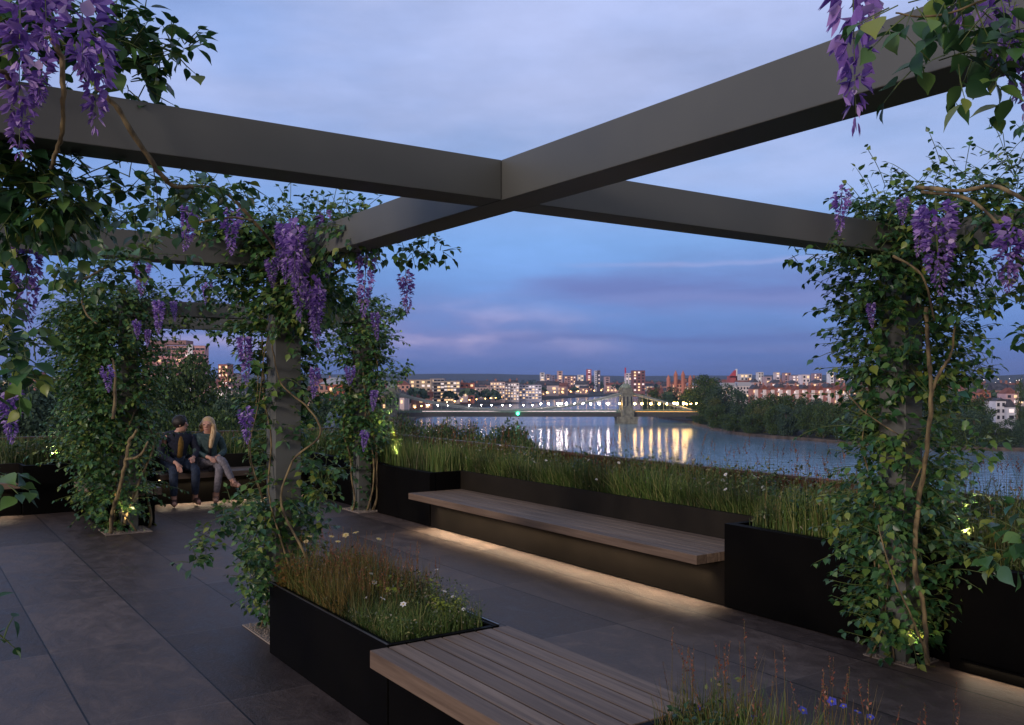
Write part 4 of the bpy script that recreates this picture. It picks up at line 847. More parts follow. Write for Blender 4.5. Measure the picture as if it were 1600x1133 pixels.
def person(a, b, label, nd, gaze, female):
    root = empty('person', ab(a, b, 0), label, 'person', None, rz=math.atan2(-BX.y, -BX.x))
    g = Vector(gaze).normalized(); H = Vector(nd['head']); sd_ = Vector((-g.y, g.x, 0)).normalized(); upv = g.cross(sd_) * 1.0
    if upv.z < 0: upv = -upv
    nodes = {'pelvis': nd['pelvis'] + (.13,), 'waist': nd['waist'] + (.105,), 'chest': nd['chest'] + (.125,), 'yoke': nd['yoke'] + (.075,), 'neck': nd['neck'] + (.048,)}
    lo = H - upv*.055 + g*.012; nodes['lo'] = (*lo, .062); nodes['head'] = (*H, .078, .082); nodes['crown'] = (*(H + upv*.07 - g*.012), .062)
    nodes['chin'] = (*(lo + g*.045 - upv*.045), .026); nodes['nose'] = (*(H + g*.098 - upv*.022), .011); nodes['brow'] = (*(H + g*.075 + upv*.02), .03)
    E = [('pelvis', 'waist'), ('waist', 'chest'), ('chest', 'yoke'), ('yoke', 'neck'), ('neck', 'lo'), ('lo', 'head'), ('head', 'crown'), ('lo', 'chin'), ('head', 'nose'), ('head', 'brow')]
    for s in 'LR':
        for j, par, r in (('sh', 'yoke', .040), ('el', 'sh', .038), ('wr', 'el', .026)): nodes[j+s] = nd[j+s] + (r,); E.append((par if par == 'yoke' else par+s, j+s))
        for j, par, r in (('hip', 'pelvis', .085), ('kn', 'hip', .055), ('an', 'kn', .036), ('toe', 'an', .034)): nodes[j+s] = nd[j+s] + (r,); E.append((par if par == 'pelvis' else par+s, j+s))
        hand(nodes, E, 'wr'+s, nd['hd'+s], nd['th'+s], nd['curl'+s], 'h'+s)
    skin('body', nodes, E, SK, root, 2)
    inf = lambda k, r: (*nd[k], r)
    # trousers
    k = .92 if female else 1.0; T = {'pelvis': inf('pelvis', .150*k)}; TE = []
    for s in 'LR':
        T['hip'+s] = inf('hip'+s, .098*k); T['kn'+s] = inf('kn'+s, .068*k); kn, an = Vector(nd['kn'+s]), Vector(nd['an'+s]); T['sh'+s] = (*(kn.lerp(an, .45)), .062*k); T['cf'+s] = (*(kn.lerp(an, .90)), .050*k)
        TE += [('pelvis', 'hip'+s), ('hip'+s, 'kn'+s), ('kn'+s, 'sh'+s), ('sh'+s, 'cf'+s)]
    skin('trousers', T, TE, nd['trousers'], root, 2)
    J = {'hem': (*(Vector(nd['pelvis']) + Vector((-.01, 0, .02))), .160*k), 'waist': inf('waist', .132*k), 'chest': inf('chest', .150*k), 'yoke': inf('yoke', .108*k), 'col': (*(Vector(nd['yoke']).lerp(Vector(nd['neck']), .75)), .072)}; JE = [('hem', 'waist'), ('waist', 'chest'), ('chest', 'yoke'), ('yoke', 'col')]
    for s in 'LR':
        J['sh'+s] = inf('sh'+s, .082*k); J['el'+s] = inf('el'+s, .056*k); el, wr = Vector(nd['el'+s]), Vector(nd['wr'+s]); J['cu'+s] = (*(el.lerp(wr, .92)), .040*k); JE += [('yoke', 'sh'+s), ('sh'+s, 'el'+s), ('el'+s, 'cu'+s)]
    skin('jacket', J, JE, nd['jacket'], root, 2)
    # shirt front that shows between the jacket's edges
    c0, c1, c2 = Vector(nd['yoke']), Vector(nd['chest']), Vector(nd['waist']); f_ = Vector((1, .1 if not female else -.1, 0)); 
    skin('shirt', {'a': (*(c0 + f_*.045 + Vector((0, 0, .035))), .040), 'b': (*(c1 + f_*.105), .050 if not female else .036), 'c': (*(c2 + f_*.098), .048 if not female else .03), 'd': (*(c2 + f_*.09 + Vector((0, 0, -.07))), .044 if not female else .02)}, [('a', 'b'), ('b', 'c'), ('c', 'd')], nd['shirt'], root, 2)
    for s in 'LR':
        an, toe = Vector(nd['an'+s]), Vector(nd['toe'+s]); hl = an - (toe-an)*.22; hl.z = min(an.z, hl.z) - .01
        skin('shoe', {'a': (*(an+Vector((0, 0, .02))), .046), 'h': (*(hl + Vector((0, 0, -.028))), .038), 'm': (*(an.lerp(toe, .5) + Vector((0, 0, -.012))), .044, .036), 't': (*toe, .040, .028)}, [('a', 'h'), ('h', 'm'), ('m', 't'), ('a', 'm')], nd['shoe'], root, 2)
    # eyes, mouth
    dk = M['eye']
    for q in (-1, 1): ellipsoid('eye', H + g*.082 + sd_*.030*q + upv*.006, (.008, .013, .007), dk, root, rz=math.atan2(g.y, g.x))
    ellipsoid('mouth', H + g*.078 - upv*.062, (.008, .022, .006), M['lip'], root, rz=math.atan2(g.y, g.x))
    for q in (-1, 1): ellipsoid('ear', H + sd_*.078*q - upv*.01 - g*.01, (.014, .008, .026), SK, root, rz=math.atan2(g.y, g.x))
    HN, HE = nd['hair'](H, g, sd_, upv); hr = ellipsoid('hair', H + upv*.030 - g*(.036 if female else .026), (.098 if female else .104, .097 if female else .10, .100), nd['hairmat'], root, 16, rz=math.atan2(g.y, g.x)); lk = skin('hair_locks', HN, HE, nd['hairmat'], root, 2); return root
M['eye'] = mat('eye_dark', (.02, .015, .012), .3); M['lip'] = mat('lip', (.42, .13, .11), .5)
hairN = noisy(mat('dark_hair', (.012, .009, .008), .5), (.008, .006, .005), (.025, .018, .014), 60, 3, (1, 1, .2), bump=.5, bdist=.005)
hairB = noisy(mat('blond_hair', (.55, .36, .17), .5), (.34, .20, .08), (.74, .54, .30), 60, 3, (1, 1, .12), bump=.5, bdist=.005)
def man_hair(H, g, s, u):
    return ({'a': (*(H + u*.045 - g*.030), .094), 'b': (*(H - g*.045 - u*.005), .080), 'c': (*(H - g*.05 - u*.06), .052), 'd': (*(H + u*.085 + g*.03), .055), 'e': (*(H + u*.06 - g*.01 + s*.045), .052), 'f': (*(H + u*.06 - g*.01 - s*.045), .052), 'q': (*(H + u*.075 + g*.062), .030)},
            [('a', 'b'), ('b', 'c'), ('a', 'd'), ('a', 'e'), ('a', 'f'), ('d', 'q')])
def wom_hair(H, g, s, u):
    return ({'a': (*(H + u*.035 - g*.030), .092), 'b': (*(H - g*.045 - u*.03), .085), 'c': (*(H - g*.055 - u*.12), .07), 'l1': (*(H + s*.088 + u*.0 + g*.01), .040), 'l2': (*(H + s*.095 - u*.10 + g*.025), .042), 'l3': (*(H + s*.075 - u*.22 + g*.055), .040), 'l4': (*(H + s*.065 - u*.34 + g*.075), .026),
             'r1': (*(H - s*.088 + u*.0 + g*.01), .038), 'r2': (*(H - s*.09 - u*.10 + g*.0), .038), 't': (*(H + u*.085 + g*.025), .05)},
            [('a', 'b'), ('b', 'c'), ('a', 'l1'), ('l1', 'l2'), ('l2', 'l3'), ('l3', 'l4'), ('a', 'r1'), ('r1', 'r2'), ('a', 't')])
man = dict(pelvis=(0, 0, .56), waist=(.03, 0, .70), chest=(.07, .01, .86), yoke=(.09, .01, .98), neck=(.115, .02, 1.045), head=(.13, .04, 1.145),
    shL=(.08, .175, .965), elL=(.13, .27, .73), wrL=(.33, .15, .665), hdL=(1, -.35, -.15), thL=(0, -1, .2), curlL=.35,
    shR=(.09, -.165, .965), elR=(.13, -.26, .715), wrR=(.42, -.10, .615), hdR=(.75, .30, -.85), thR=(.2, 1, 0), curlR=.4,
    hipL=(.05, .095, .55), knL=(.47, .15, .52), anL=(.40, .16, .10), toeL=(.53, .19, .042), hipR=(.05, -.095, .55), knR=(.46, -.15, .51), anR=(.45, -.14, .10), toeR=(.59, -.17, .042),
    jacket=cloth('navy_jacket', (.008, .010, .022), (.018, .022, .045)), trousers=cloth('dark_jeans', (.012, .020, .040), (.028, .045, .085)), shirt=cloth('mustard_shirt', (.16, .085, .012), (.24, .13, .02)),
    shoe=cloth('brown_shoe', (.05, .02, .015), (.09, .04, .03)), hair=man_hair, hairmat=hairN)
person(3.34, 13.52, 'seated man with dark hair, navy jacket and mustard shirt, turned to the woman', man, (.35, .93, -.05), False)
wom = dict(pelvis=(0, 0, .56), waist=(.03, -.01, .69), chest=(.06, -.02, .84), yoke=(.07, -.03, .955), neck=(.085, -.035, 1.02), head=(.10, -.045, 1.115),
    shL=(.06, .125, .94), elL=(.10, .20, .72), wrL=(.30, .05, .665), hdL=(1, -.5, -.25), thL=(0, -1, .2), curlL=.4,
    shR=(.07, -.165, .94), elR=(.13, -.235, .73), wrR=(.31, -.09, .665), hdR=(1, .35, -.25), thR=(0, 1, .2), curlR=.4,
    hipL=(.05, .085, .55), knL=(.44, .03, .53), anL=(.40, -.01, .10), toeL=(.53, -.05, .042), hipR=(.05, -.085, .56), knR=(.42, .07, .635), anR=(.50, .21, .30), toeR=(.62, .27, .25),
    jacket=cloth('teal_jacket', (.025, .055, .058), (.065, .11, .11)), trousers=cloth('grey_jeans', (.13, .12, .14), (.24, .22, .25)), shirt=cloth('black_top', (.01, .01, .014), (.02, .02, .025)),
    shoe=cloth('tan_shoe', (.20, .10, .07), (.34, .20, .15)), hair=wom_hair, hairmat=hairB)
person(3.80, 13.52, 'seated woman with long blond hair, teal jacket and grey jeans, legs crossed', wom, (.86, -.50, .05), True)
# ------------------------------------------------------------------ river, banks, hills
def water_mat():
    m = mat('river_water', (.17, .31, .44), .07, spec=.5); t = m.node_tree; P(m).inputs['IOR'].default_value = 1.45  # pale blue base stands in for brighter reflected sky
    tcn = N(t, 'ShaderNodeTexCoord'); mp = N(t, 'ShaderNodeMapping'); mp.inputs['Scale'].default_value = (.5, .9, 1); t.links.new(tcn.outputs['Object'], mp.inputs[0])
    n1 = N(t, 'ShaderNodeTexNoise'); n1.inputs['Scale'].default_value = .55; n1.inputs['Detail'].default_value = 4; t.links.new(mp.outputs[0], n1.inputs['Vector'])
    n2 = N(t, 'ShaderNodeTexNoise'); n2.inputs['Scale'].default_value = .018; n2.inputs['Detail'].default_value = 4; n2.inputs['Distortion'].default_value = .6; t.links.new(mp.outputs[0], n2.inputs['Vector'])
    b = N(t, 'ShaderNodeBump'); b.inputs['Strength'].default_value = 1.0; b.inputs['Distance'].default_value = .20; t.links.new(n1.outputs[0], b.inputs['Height']); t.links.new(b.outputs[0], P(m).inputs['Normal'])
    rr = N(t, 'ShaderNodeMapRange'); t.links.new(n2.outputs[0], rr.inputs[0]); rr.inputs[1].default_value = .35; rr.inputs[2].default_value = .65; rr.inputs[3].default_value = .05; rr.inputs[4].default_value = .12; t.links.new(rr.outputs[0], P(m).inputs['Roughness'])
    return m
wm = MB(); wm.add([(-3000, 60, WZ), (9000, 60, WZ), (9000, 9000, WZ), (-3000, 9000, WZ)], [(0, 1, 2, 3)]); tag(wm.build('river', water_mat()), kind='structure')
land_m = noisy(mat('town_ground', (.03, .035, .02), .95), (.018, .026, .012), (.06, .055, .04), .02, 8, (1, 1, 1))
mud_m = noisy(mat('river_mud', (.06, .045, .035), .8), (.035, .028, .022), (.11, .08, .06), .3, 6)
def land(name, pts, z=GZ):
    tri = tessellate_polygon([[Vector((p[0], p[1], 0)) for p in pts]]); n = len(pts); m = MB()
    m.add([(p[0], p[1], z) for p in pts], [tuple(t) for t in tri]); m.mi = 1
    for i in range(n):
        a, b = pts[i], pts[(i+1) % n]; m.add([(a[0], a[1], z), (b[0], b[1], z), (b[0], b[1], WZ-.5), (a[0], a[1], WZ-.5)], [(0, 1, 2, 3)])
    o = m.build(name, [land_m, mud_m]); bm = bmesh.new(); bm.from_mesh(o.data); bmesh.ops.recalc_face_normals(bm, faces=bm.faces); bm.to_mesh(o.data); bm.free()
    return tag(o, kind='structure')
FAR = (-200 + 1012/1423*0 + 1370, 9200)
lp = [gnd(u, v)[:2] for u, v in ((1012, 614.5), (965, 617), (905, 619.5), (850, 623), (800, 628), (760, 633.5), (720, 638), (690, 642.5), (655, 650), (640, 657), (655, 676))]
land('riverbank', [FAR] + lp + [(-10, 235), (60, 178), (150, 150), (400, 120), (3000, 100), (3000, -2500), (-7000, -2500), (-7000, 9200)])
rp_ = [gnd(u, v)[:2] for u, v in ((1012.5, 614.5), (1004, 625), (1004, 636), (1030, 651), (1075, 657), (1092, 662), (1115, 668), (1150, 675), (1200, 680), (1262, 684), (1330, 690), (1430, 696), (1600, 700), (1900, 704))]
land('riverbank', [(FAR[0]+.5, FAR[1])] + rp_ + [(9000, 300), (9000, 9200)])
# distant ridge
hm = noisy(mat('far_hills', (.02, .035, .03), 1), (.016, .026, .022), (.045, .055, .045), .004, 8)
def hills(name, y, amp, base, seed, depth=1500):
    rgh = random.Random(seed); xs = [-5200 + i*130 for i in range(110)]; f = [rgh.uniform(0, 6.28) for _ in range(6)]
    hs = [base + amp*sum(math.sin(x/s + f[k])*w for k, (s, w) in enumerate(((1900, .5), (800, .28), (350, .14), (120, .05), (60, .025)))) for x in xs]
    m = MB(); rows = []
    for j, (dy, k) in enumerate(((0, 0), (depth*.25, .55), (depth*.55, .92), (depth, 1.0), (depth*1.6, .3))):
        rows.append([(x, y+dy, GZ - 1 + (h - GZ)*k) for x, h in zip(xs, hs)])
    vs = [p for r in rows for p in r]; n = len(xs)
    m.add(vs, [(j*n+i, j*n+i+1, (j+1)*n+i+1, (j+1)*n+i) for j in range(4) for i in range(n-1)]); return tag(m.build(name, hm, smooth=True), kind='structure')
hills('hills', 5200, 26, 42, 3)
def right_hill():
    m = MB(); n = 24; vs = []
    for j in range(9):
        for i in range(n):
            x = 900 + i*120; y = 1900 + j*220; h = 64*math.exp(-((x-2500)/900)**2)*min(1, j/5)
            vs.append((x, y, GZ - 1 + h + (2 if j else 0)))
    m.add(vs, [(j*n+i, j*n+i+1, (j+1)*n+i+1, (j+1)*n+i) for j in range(8) for i in range(n-1)]); tag(m.build('hillside', hm, smooth=True), kind='structure')
right_hill()

# ------------------------------------------------------------------ trees
M['bark'] = noisy(mat('bark', (.06, .045, .03), .9), (.035, .027, .02), (.09, .07, .05), 3, 4)
M['crown'] = island_mat('tree_foliage', [(0, (.026, .052, .018)), (.4, (.045, .085, .026)), (.75, (.075, .12, .034)), (1, (.12, .16, .05))], .65, .15, spec=.2)
M['crown_blue'] = island_mat('tree_foliage_grey', [(0, (.028, .056, .034)), (.5, (.05, .092, .054)), (1, (.10, .15, .085))], .65, .15, spec=.2)
M['crown_pale'] = island_mat('tree_foliage_pale', [(0, (.10, .10, .05)), (.5, (.20, .18, .09)), (1, (.32, .28, .15))], .7, .15, spec=.2)
M['crown_rust'] = island_mat('tree_foliage_rust', [(0, (.06, .03, .02)), (.5, (.10, .055, .025)), (1, (.06, .075, .03))], .7, .15, spec=.2)
def tree_meshes(seed, leaf, nleaf, lobes=16, tall=1.0, mt='crown', droop=0, hlo=.30, rk=1.0):
    """unit tree: crown radius about .5, height 1; leaf clumps on and inside many lobes, with gaps"""
    rg_ = np.random.default_rng(seed); cs, rs = [], []
    for i in range(lobes):
        h = rg_.uniform(hlo, .92); rmax = .40*math.sin(math.pi*min(.97, max(.12, (h-.12)/.92)))**.7; q = rg_.uniform(0, 6.28); r = rmax*rg_.uniform(.25, 1.0)
        cs.append((math.cos(q)*r, math.sin(q)*r, h)); rs.append(rg_.uniform(.11, .20)*(1.1-.35*h)*rk)
    cs = np.array(cs); rs = np.array(rs); w = rs**2/np.sum(rs**2); k = rg_.choice(lobes, nleaf, p=w)
    d = norm(rg_.normal(0, 1, (nleaf, 3))); rad = rs[k]*(rg_.beta(5, 1.4, nleaf)*1.0 + rg_.normal(0, .05, nleaf)); pos = cs[k] + d*rad[:, None]*np.array([1, 1, .85])
    if droop: pos[:, 2] -= droop*rg_.random(nleaf)**2*np.linalg.norm(pos[:, :2], axis=1)
    pos[:, 2] *= tall
    t = norm(rg_.normal(0, 1, (nleaf, 3)) + d*.6 + np.array([0, 0, -.3])); nn = d + rg_.normal(0, .55, (nleaf, 3)) + np.array([0, 0, .4])
    tv = [(0,-.1,0),(.42,.35,.08),(.05,1,-.05),(-.40,.5,.1)]
    v, f = scatter_arr(tv, [(0,1,2,3)], pos, frames(t, nn), leaf*rg_.uniform(.6, 1.4, nleaf))
    o = arr_mesh('crown', v, f, 4, M[mt]); cm = o.data; bpy.data.objects.remove(o)
    m = MB(); m.tube([(0,0,-.02), (.01,0,.2*tall), (0,.01,.42*tall), (.01,0,.62*tall)], [.030, .022, .016, .006], 6)
    for i in range(min(lobes, 9)): m.tube([(0, 0, (.2+.03*i)*tall), tuple(cs[i]*np.array([.5, .5, tall])*np.array([1, 1, .85])), tuple(cs[i]*np.array([1, 1, tall]))], [.012, .008, .003], 4)
    o = m.build('trunk', M['bark']); tm = o.data; bpy.data.objects.remove(o); return cm, tm
FARTREE = [tree_meshes(200+i, .040, 3000, 24, 1.0, mt, 0, .12) for i, mt in enumerate(('crown', 'crown', 'crown_blue', 'crown_blue'))]
PALE = tree_meshes(220, .036, 2600, 16, 1.0, 'crown_pale', .35, .1); POPLAR = tree_meshes(221, .03, 2600, 20, 1.0, 'crown'); M['crown_olive'] = island_mat('tree_foliage_olive', [(0, (.05, .065, .02)), (.5, (.10, .12, .035)), (1, (.17, .18, .06))], .65, .15, spec=.2)
YELL = tree_meshes(226, .032, 6000, 30, 1.0, 'crown_olive', 0, .1); RUSTY2 = tree_meshes(227, .032, 6000, 30, 1.0, 'crown_olive', 0, .1)
RUSTY = tree_meshes(222, .036, 2200, 16, 1.0, 'crown_rust')
NEARTREE = [tree_meshes(230, .021, 26000, 46, 1.0, 'crown', 0, .45, 1.3), tree_meshes(231, .021, 26000, 44, 1.0, 'crown_blue', 0, .45, 1.3), tree_meshes(232, .021, 24000, 44, 1.0, 'crown', 0, .5, 1.35)]
MIDTREE = [tree_meshes(240+i, .030, 7500, 34, 1.0, mt, 0, .10) for i, mt in enumerate(('crown', 'crown_blue', 'crown'))]
def tree(meshes, u, vtop, d, width_px, label, group=None, base=None, name='tree', wf=1.0):
    """broad tree standing on the ground at distance d, top at picture height vtop, crown as wide as width_px"""
    base = GZ if base is None else base; top = pix(u, vtop, d); H = (top.z - base)/.98; w = width_px/FOC*d
    r = empty(name, (top.x, top.y, base), label, 'tree', group, rz=random.uniform(0, 6.28)); cm, tm = meshes; w *= wf
    for nm, me in (('crown', cm), ('trunk', tm)):
        o = bpy.data.objects.new(nm, me); SC.collection.objects.link(o); o.parent = r; o.scale = (w, w, H)
    return r
GR = 'trees massed along the right bank of the river'
def bank_v(u): return float(np.interp(u, [1075, 1092, 1115, 1150, 1200, 1262, 1330, 1430, 1600], [657, 662, 668, 675, 680, 684, 690, 696, 700]))
ORD = ['first', 'second', 'third', 'fourth', 'fifth', 'sixth', 'seventh', 'eighth', 'ninth', 'tenth', 'eleventh', 'twelfth', 'thirteenth', 'fourteenth', 'fifteenth', 'sixteenth', 'seventeenth', 'eighteenth', 'nineteenth', 'twentieth']
rt = random.Random(31)
for k, u in enumerate(range(1096, 1600, 27)):
    d = (EYE-GZ)*FOC/(bank_v(u)-CV) + 5; tree(rt.choice(MIDTREE), u + rt.uniform(-5, 5), 640 + rt.uniform(-12, 12) + max(0, (u-1400)*.06), d, rt.uniform(46, 62), f'{ORD[k]} leafy willow from the left at the water edge of the right bank', GR)
for k, (u, vt, w) in enumerate(((1104, 584, 72), (1086, 606, 50), (1132, 600, 62), (1158, 609, 56), (1184, 620, 60), (1212, 615, 64), (1240, 619, 66), (1270, 623, 60), (1300, 627, 60), (1332, 621, 66), (1364, 606, 66), (1398, 606, 68), (1432, 604, 70), (1466, 608, 66), (1500, 612, 66), (1532, 622, 60))):
    d = (EYE-GZ)*FOC/(bank_v(u)-CV) + 32; tree(MIDTREE[(k*2+k//3) % 3], u, vt, d, w, f'{ORD[k]} tall dark tree from the left in the second row of the right bank', GR)
tree(PALE, 1312, 630, 360, 46, 'pale yellowish willow drooping over the right bank')
for k, (u, vt, w) in enumerate(((1118, 622, 40), (1190, 634, 44), (1236, 636, 50), (1288, 640, 44), (1352, 634, 50), (1412, 632, 44), (1478, 634, 46))):
    tree((RUSTY2, YELL)[k % 2], u, vt, (EYE-GZ)*FOC/(bank_v(u)-CV) + 14, w, f'{ORD[k]} olive tree from the left between the darker trees of the right bank', GR)
tree(RUSTY, 1545, 612, 410, 44, 'rusty brown tree beside the white gabled house on the right')
tree(POPLAR, 1594, 592, 330, 26, 'tall dark conifer at the right edge of the picture', name='conifer_tree')
for k, (u, vt, d, w) in enumerate(((1006, 614, 700, 24), (1022, 606, 640, 38), (1035, 618, 600, 34), (1046, 604, 660, 40), (1058, 622, 580, 34), (1069, 611, 620, 36), (1079, 618, 560, 34))):
    tree(FARTREE[k % 4], u, vt, d, w, f'{ORD[k]} dark tree from the left behind the right end of the bridge', 'trees behind the right end of the bridge')
# trees below and behind the terrace
tree(NEARTREE[0], 288, 564, 130, 128, 'big dense dark tree behind the seated couple, below the pink office block', wf=1.5)
tree(NEARTREE[1], 40, 596, 110, 170, 'broad dark tree behind the terrace at the far left', wf=1.5)
tree(NEARTREE[1], 392, 626, 120, 120, 'dark tree behind the near left post, right of the couple', wf=1.5)
tree(NEARTREE[2], 226, 640, 105, 120, 'lower dark tree behind the couple and the far left vine', wf=1.5)
tree(NEARTREE[0], 130, 632, 115, 120, 'dark tree behind the far left vine', wf=1.5)
tree(NEARTREE[2], 330, 648, 100, 110, 'low dark tree right behind the woman', wf=1.5)
tree(NEARTREE[0], 352, 630, 170, 90, 'round dark tree in front of the three pale terraced houses', wf=1.5)
tree(NEARTREE[1], 521, 619, 190, 72, 'rounded dark tree between the two vines, below the brick blocks', wf=1.5)
tree(NEARTREE[0], 470, 640, 130, 80, 'dark tree seen just right of the near left post', wf=1.5)
tree(NEARTREE[2], 560, 650, 120, 80, 'dark tree behind the far right vine', wf=1.5)
for i, (u, vt, d, w) in enumerate(((640, 664, 120, 70), (682, 670, 112, 76), (722, 676, 116, 66), (786, 674, 100, 84), (750, 686, 96, 60), (822, 694, 92, 50))):
    tree(NEARTREE[2 if i % 2 else 0], u, vt, d, w, ['leftmost treetop showing over the balustrade beside the far right vine', 'second treetop from the left over the balustrade', 'small treetop over the balustrade between two wider ones', 'widest treetop over the balustrade, in front of the river', 'low treetop close against the balustrade left of the widest one', 'last low treetop before the open river'][i], wf=1.55)
# far-off woods between the houses
def woods(name, label, spots, seed, leaf):
    rgw = np.random.default_rng(seed); P_, S_ = [], []
    for (x0, x1, y0, y1, n, hz) in spots:
        for _ in range(n):
            cx, cy = rgw.uniform(x0, x1), rgw.uniform(y0, y1)
            if on_water(cx, cy): continue
            r = rgw.uniform(5, 9); m = 26; d = norm(rgw.normal(0, 1, (m, 3))); d[:, 2] = np.abs(d[:, 2])
            P_.append(np.array([cx, cy, GZ + hz*rgw.uniform(.45, 1.0)]) + d*r*np.array([1, 1, .8])); S_.append(rgw.uniform(2.5, 5.5, m)*leaf)
    P_ = np.vstack(P_); S_ = np.concatenate(S_); n = len(P_)
    v, f = scatter_arr([(-.5,-.5,0),(.5,-.35,.1),(.4,.5,0),(-.4,.45,.1)], [(0,1,2,3)], P_, frames(rgw.normal(0, 1, (n, 3)), rgw.normal(0, .6, (n, 3)) + np.array([0, -.5, .8])), S_)
    tag(arr_mesh(name, v, f, 4, M['crown_blue']), label, 'wood', kind='stuff')
def on_water(x, y):
    v = CV + (EYE - GZ)*FOC/y; u = CU + x/y*FOC
    L = [(614.5, 1012), (617, 965), (619.5, 905), (623, 850), (628, 800), (633.5, 760), (638, 720), (642.5, 690), (650, 655), (657, 640), (676, 655), (705, 690)]
    Rr = [(614.5, 1013), (625, 1004), (636, 1004), (651, 1030), (657, 1075), (662, 1092), (668, 1115), (675, 1150), (680, 1200), (684, 1262), (690, 1330), (696, 1430), (700, 1600)]
    if v < 614.5: return False
    l = np.interp(v, [a for a, _ in L], [b for _, b in L]); r = np.interp(v, [a for a, _ in Rr], [b for _, b in Rr]); return l - 8 < u < r + 8
woods('woodland', 'far-off dark tree cover between the houses on both sides of the river', [(-1400, 2600, 1250, 3600, 1500, 13), (-700, 150, 620, 1250, 260, 11), (330, 900, 560, 1250, 300, 12), (-420, -150, 250, 620, 60, 9), (700, 2200, 700, 2300, 500, 12)], 9, 1.0)
woods('woodland', 'blue-dark tree cover on the far ridge along the horizon', [(-3500, 4200, 3600, 5600, 900, 22)], 10, 2.2)

# ------------------------------------------------------------------ buildings
WIN_LIT = mat('window_lit', (.5, .4, .3), .4, emit=(1.0, .62, .30), estr=1.1); WIN_COOL = mat('window_lit_white', (.5, .5, .5), .4, emit=(1.0, .80, .76), estr=.8)
WIN_DK = mat('window_glass', (.03, .035, .05), .15); BOXM = bpy.data.meshes.new('window')
ROOFM = {'slate': noisy(mat('roof_slate', (.05, .05, .06), .7), (.035, .035, .045), (.09, .085, .10), .5, 4), 'tile': noisy(mat('roof_tile', (.20, .07, .05), .8), (.14, .05, .04), (.28, .10, .07), .5, 4), 'blue': mat('blue_roof', (.07, .10, .20), .4), 'lead': mat('roof_lead', (.38, .38, .42), .6)}
CM = {}
def wallm(c):
    if c not in CM: CM[c] = noisy(mat('facade', c, .85), tuple(x*.82 for x in c), tuple(min(1, x*1.12) for x in c), .15, 5)
    return CM[c]
def unit_box(m):
    b = MB(); b.box(-.5, .5, -.5, .5, -.5, .5); o = b.build('window', m); me = o.data; bpy.data.objects.remove(o); return me
WB = {k: unit_box(m) for k, m in (('lit', WIN_LIT), ('cool', WIN_COOL), ('dark', WIN_DK))}
def building(u0, u1, vt, d, col, label, fh=3.2, bay=4.0, roof='flat', depth=16, lit=.35, vis=None, ww=.5, wh=.55, name='building', group=None, cat='building', wins=True, roofmat='slate', rng_=None, band=None, base=None, top_extra=None):
    """a block whose front faces the river view; each visible window is a part"""
    rr = rng_ or random.Random(int(u0*7+vt*3)); base = GZ if base is None else base
    a, b = pix(u0, vt, d), pix(u1, vt, d); w = b.x - a.x; xc = (a.x+b.x)/2; H = a.z - base
    r = empty(name, (xc, d, base), label, cat, group)
    rh = 0 if roof == 'flat' else min(H*.35, {'gable': w*(.55 if name == 'mansion' else .3), 'hip': 3.5, 'mansard': 3.4}[roof]); wh_ = H - rh
    m = MB(); m.box(-w/2, w/2, 0, depth, 0, wh_); m.build('wall', wallm(col), r)
    m = MB()
    if roof == 'flat': m.box(-w/2-.15, w/2+.15, -.15, depth+.15, wh_+.01, wh_+.5); m.build('parapet', wallm(tuple(x*.7 for x in col)), r)
    elif roof == 'gable': m.add([(-w/2-.3,-.3,wh_), (w/2+.3,-.3,wh_), (w/2+.3,depth,wh_), (-w/2-.3,depth,wh_), (0,-.3,wh_+rh), (0,depth,wh_+rh)], [(0,1,4),(1,2,5,4),(2,3,5),(3,0,4,5),(0,3,2,1)]); m.build('roof', ROOFM[roofmat], r)
    else:
        i = 1.2 if roof == 'mansard' else min(w/2-.5, 5); m.add([(-w/2-.2,-.2,wh_), (w/2+.2,-.2,wh_), (w/2+.2,depth,wh_), (-w/2-.2,depth,wh_), (-w/2+i,i,wh_+rh), (w/2-i,i,wh_+rh), (w/2-i,depth-i,wh_+rh), (-w/2+i,depth-i,wh_+rh)], [(0,1,5,4),(1,2,6,5),(2,3,7,6),(3,0,4,7),(4,5,6,7),(0,3,2,1)]); m.build('roof', ROOFM[roofmat], r)
    if wins:
        nf = max(1, int(wh_/fh)); nb = max(1, int(w/bay)); vis = vis or nf; fl_ = list(range(max(0, nf-vis), nf))
        while len(fl_)*nb > 96: nb -= 1
        bw_ = w/nb
        for f in fl_:
            for j in range(nb):
                kind = ('lit' if rr.random() < .7 else 'cool') if rr.random() < lit else 'dark'
                o = bpy.data.objects.new('window', WB[kind]); SC.collection.objects.link(o); o.parent = r
                o.location = (-w/2 + (j+.5)*bw_, -.02, wh_ - (nf-f-.45)*fh); o.scale = (bw_*ww, .14, fh*wh)
    if band:
        nf = int(wh_/fh)
        for f in range(max(0, nf-(vis or nf)), nf):
            m = MB(); m.box(-w/2-.1, w/2+.1, -.5, -.03, wh_-(nf-f)*fh-.1+.02, wh_-(nf-f)*fh+fh*.26); m.build('balcony', wallm(band), r)
    return r
PK = (.62, .34, .34); WH = (.74, .70, .70); BR = (.34, .15, .11); ST = (.60, .46, .34); RD = (.42, .16, .12); BRN = (.22, .12, .10)
o = building(222, 320, 541, 700, PK, 'tall pink office block with white stair tower behind the couple', 4.4, 3.4, lit=.22, depth=9, vis=7, wh=.46, ww=.9, band=(.66, .30, .30))
m = MB(); m.box(-20, 9, 2, 18, 51.2, 54.5); m.build('roof_plant_room', wallm((.30, .17, .16)), o); m = MB(); m.box(11.5, 15, -1.2, 3, 8, 51); m.build('stair_tower', wallm((.80, .78, .80)), o)
m = MB()
for q in (-16, -12, -3, 3): m.tube([(q, 6, 54.5), (q, 6, 59)], .25, 4)
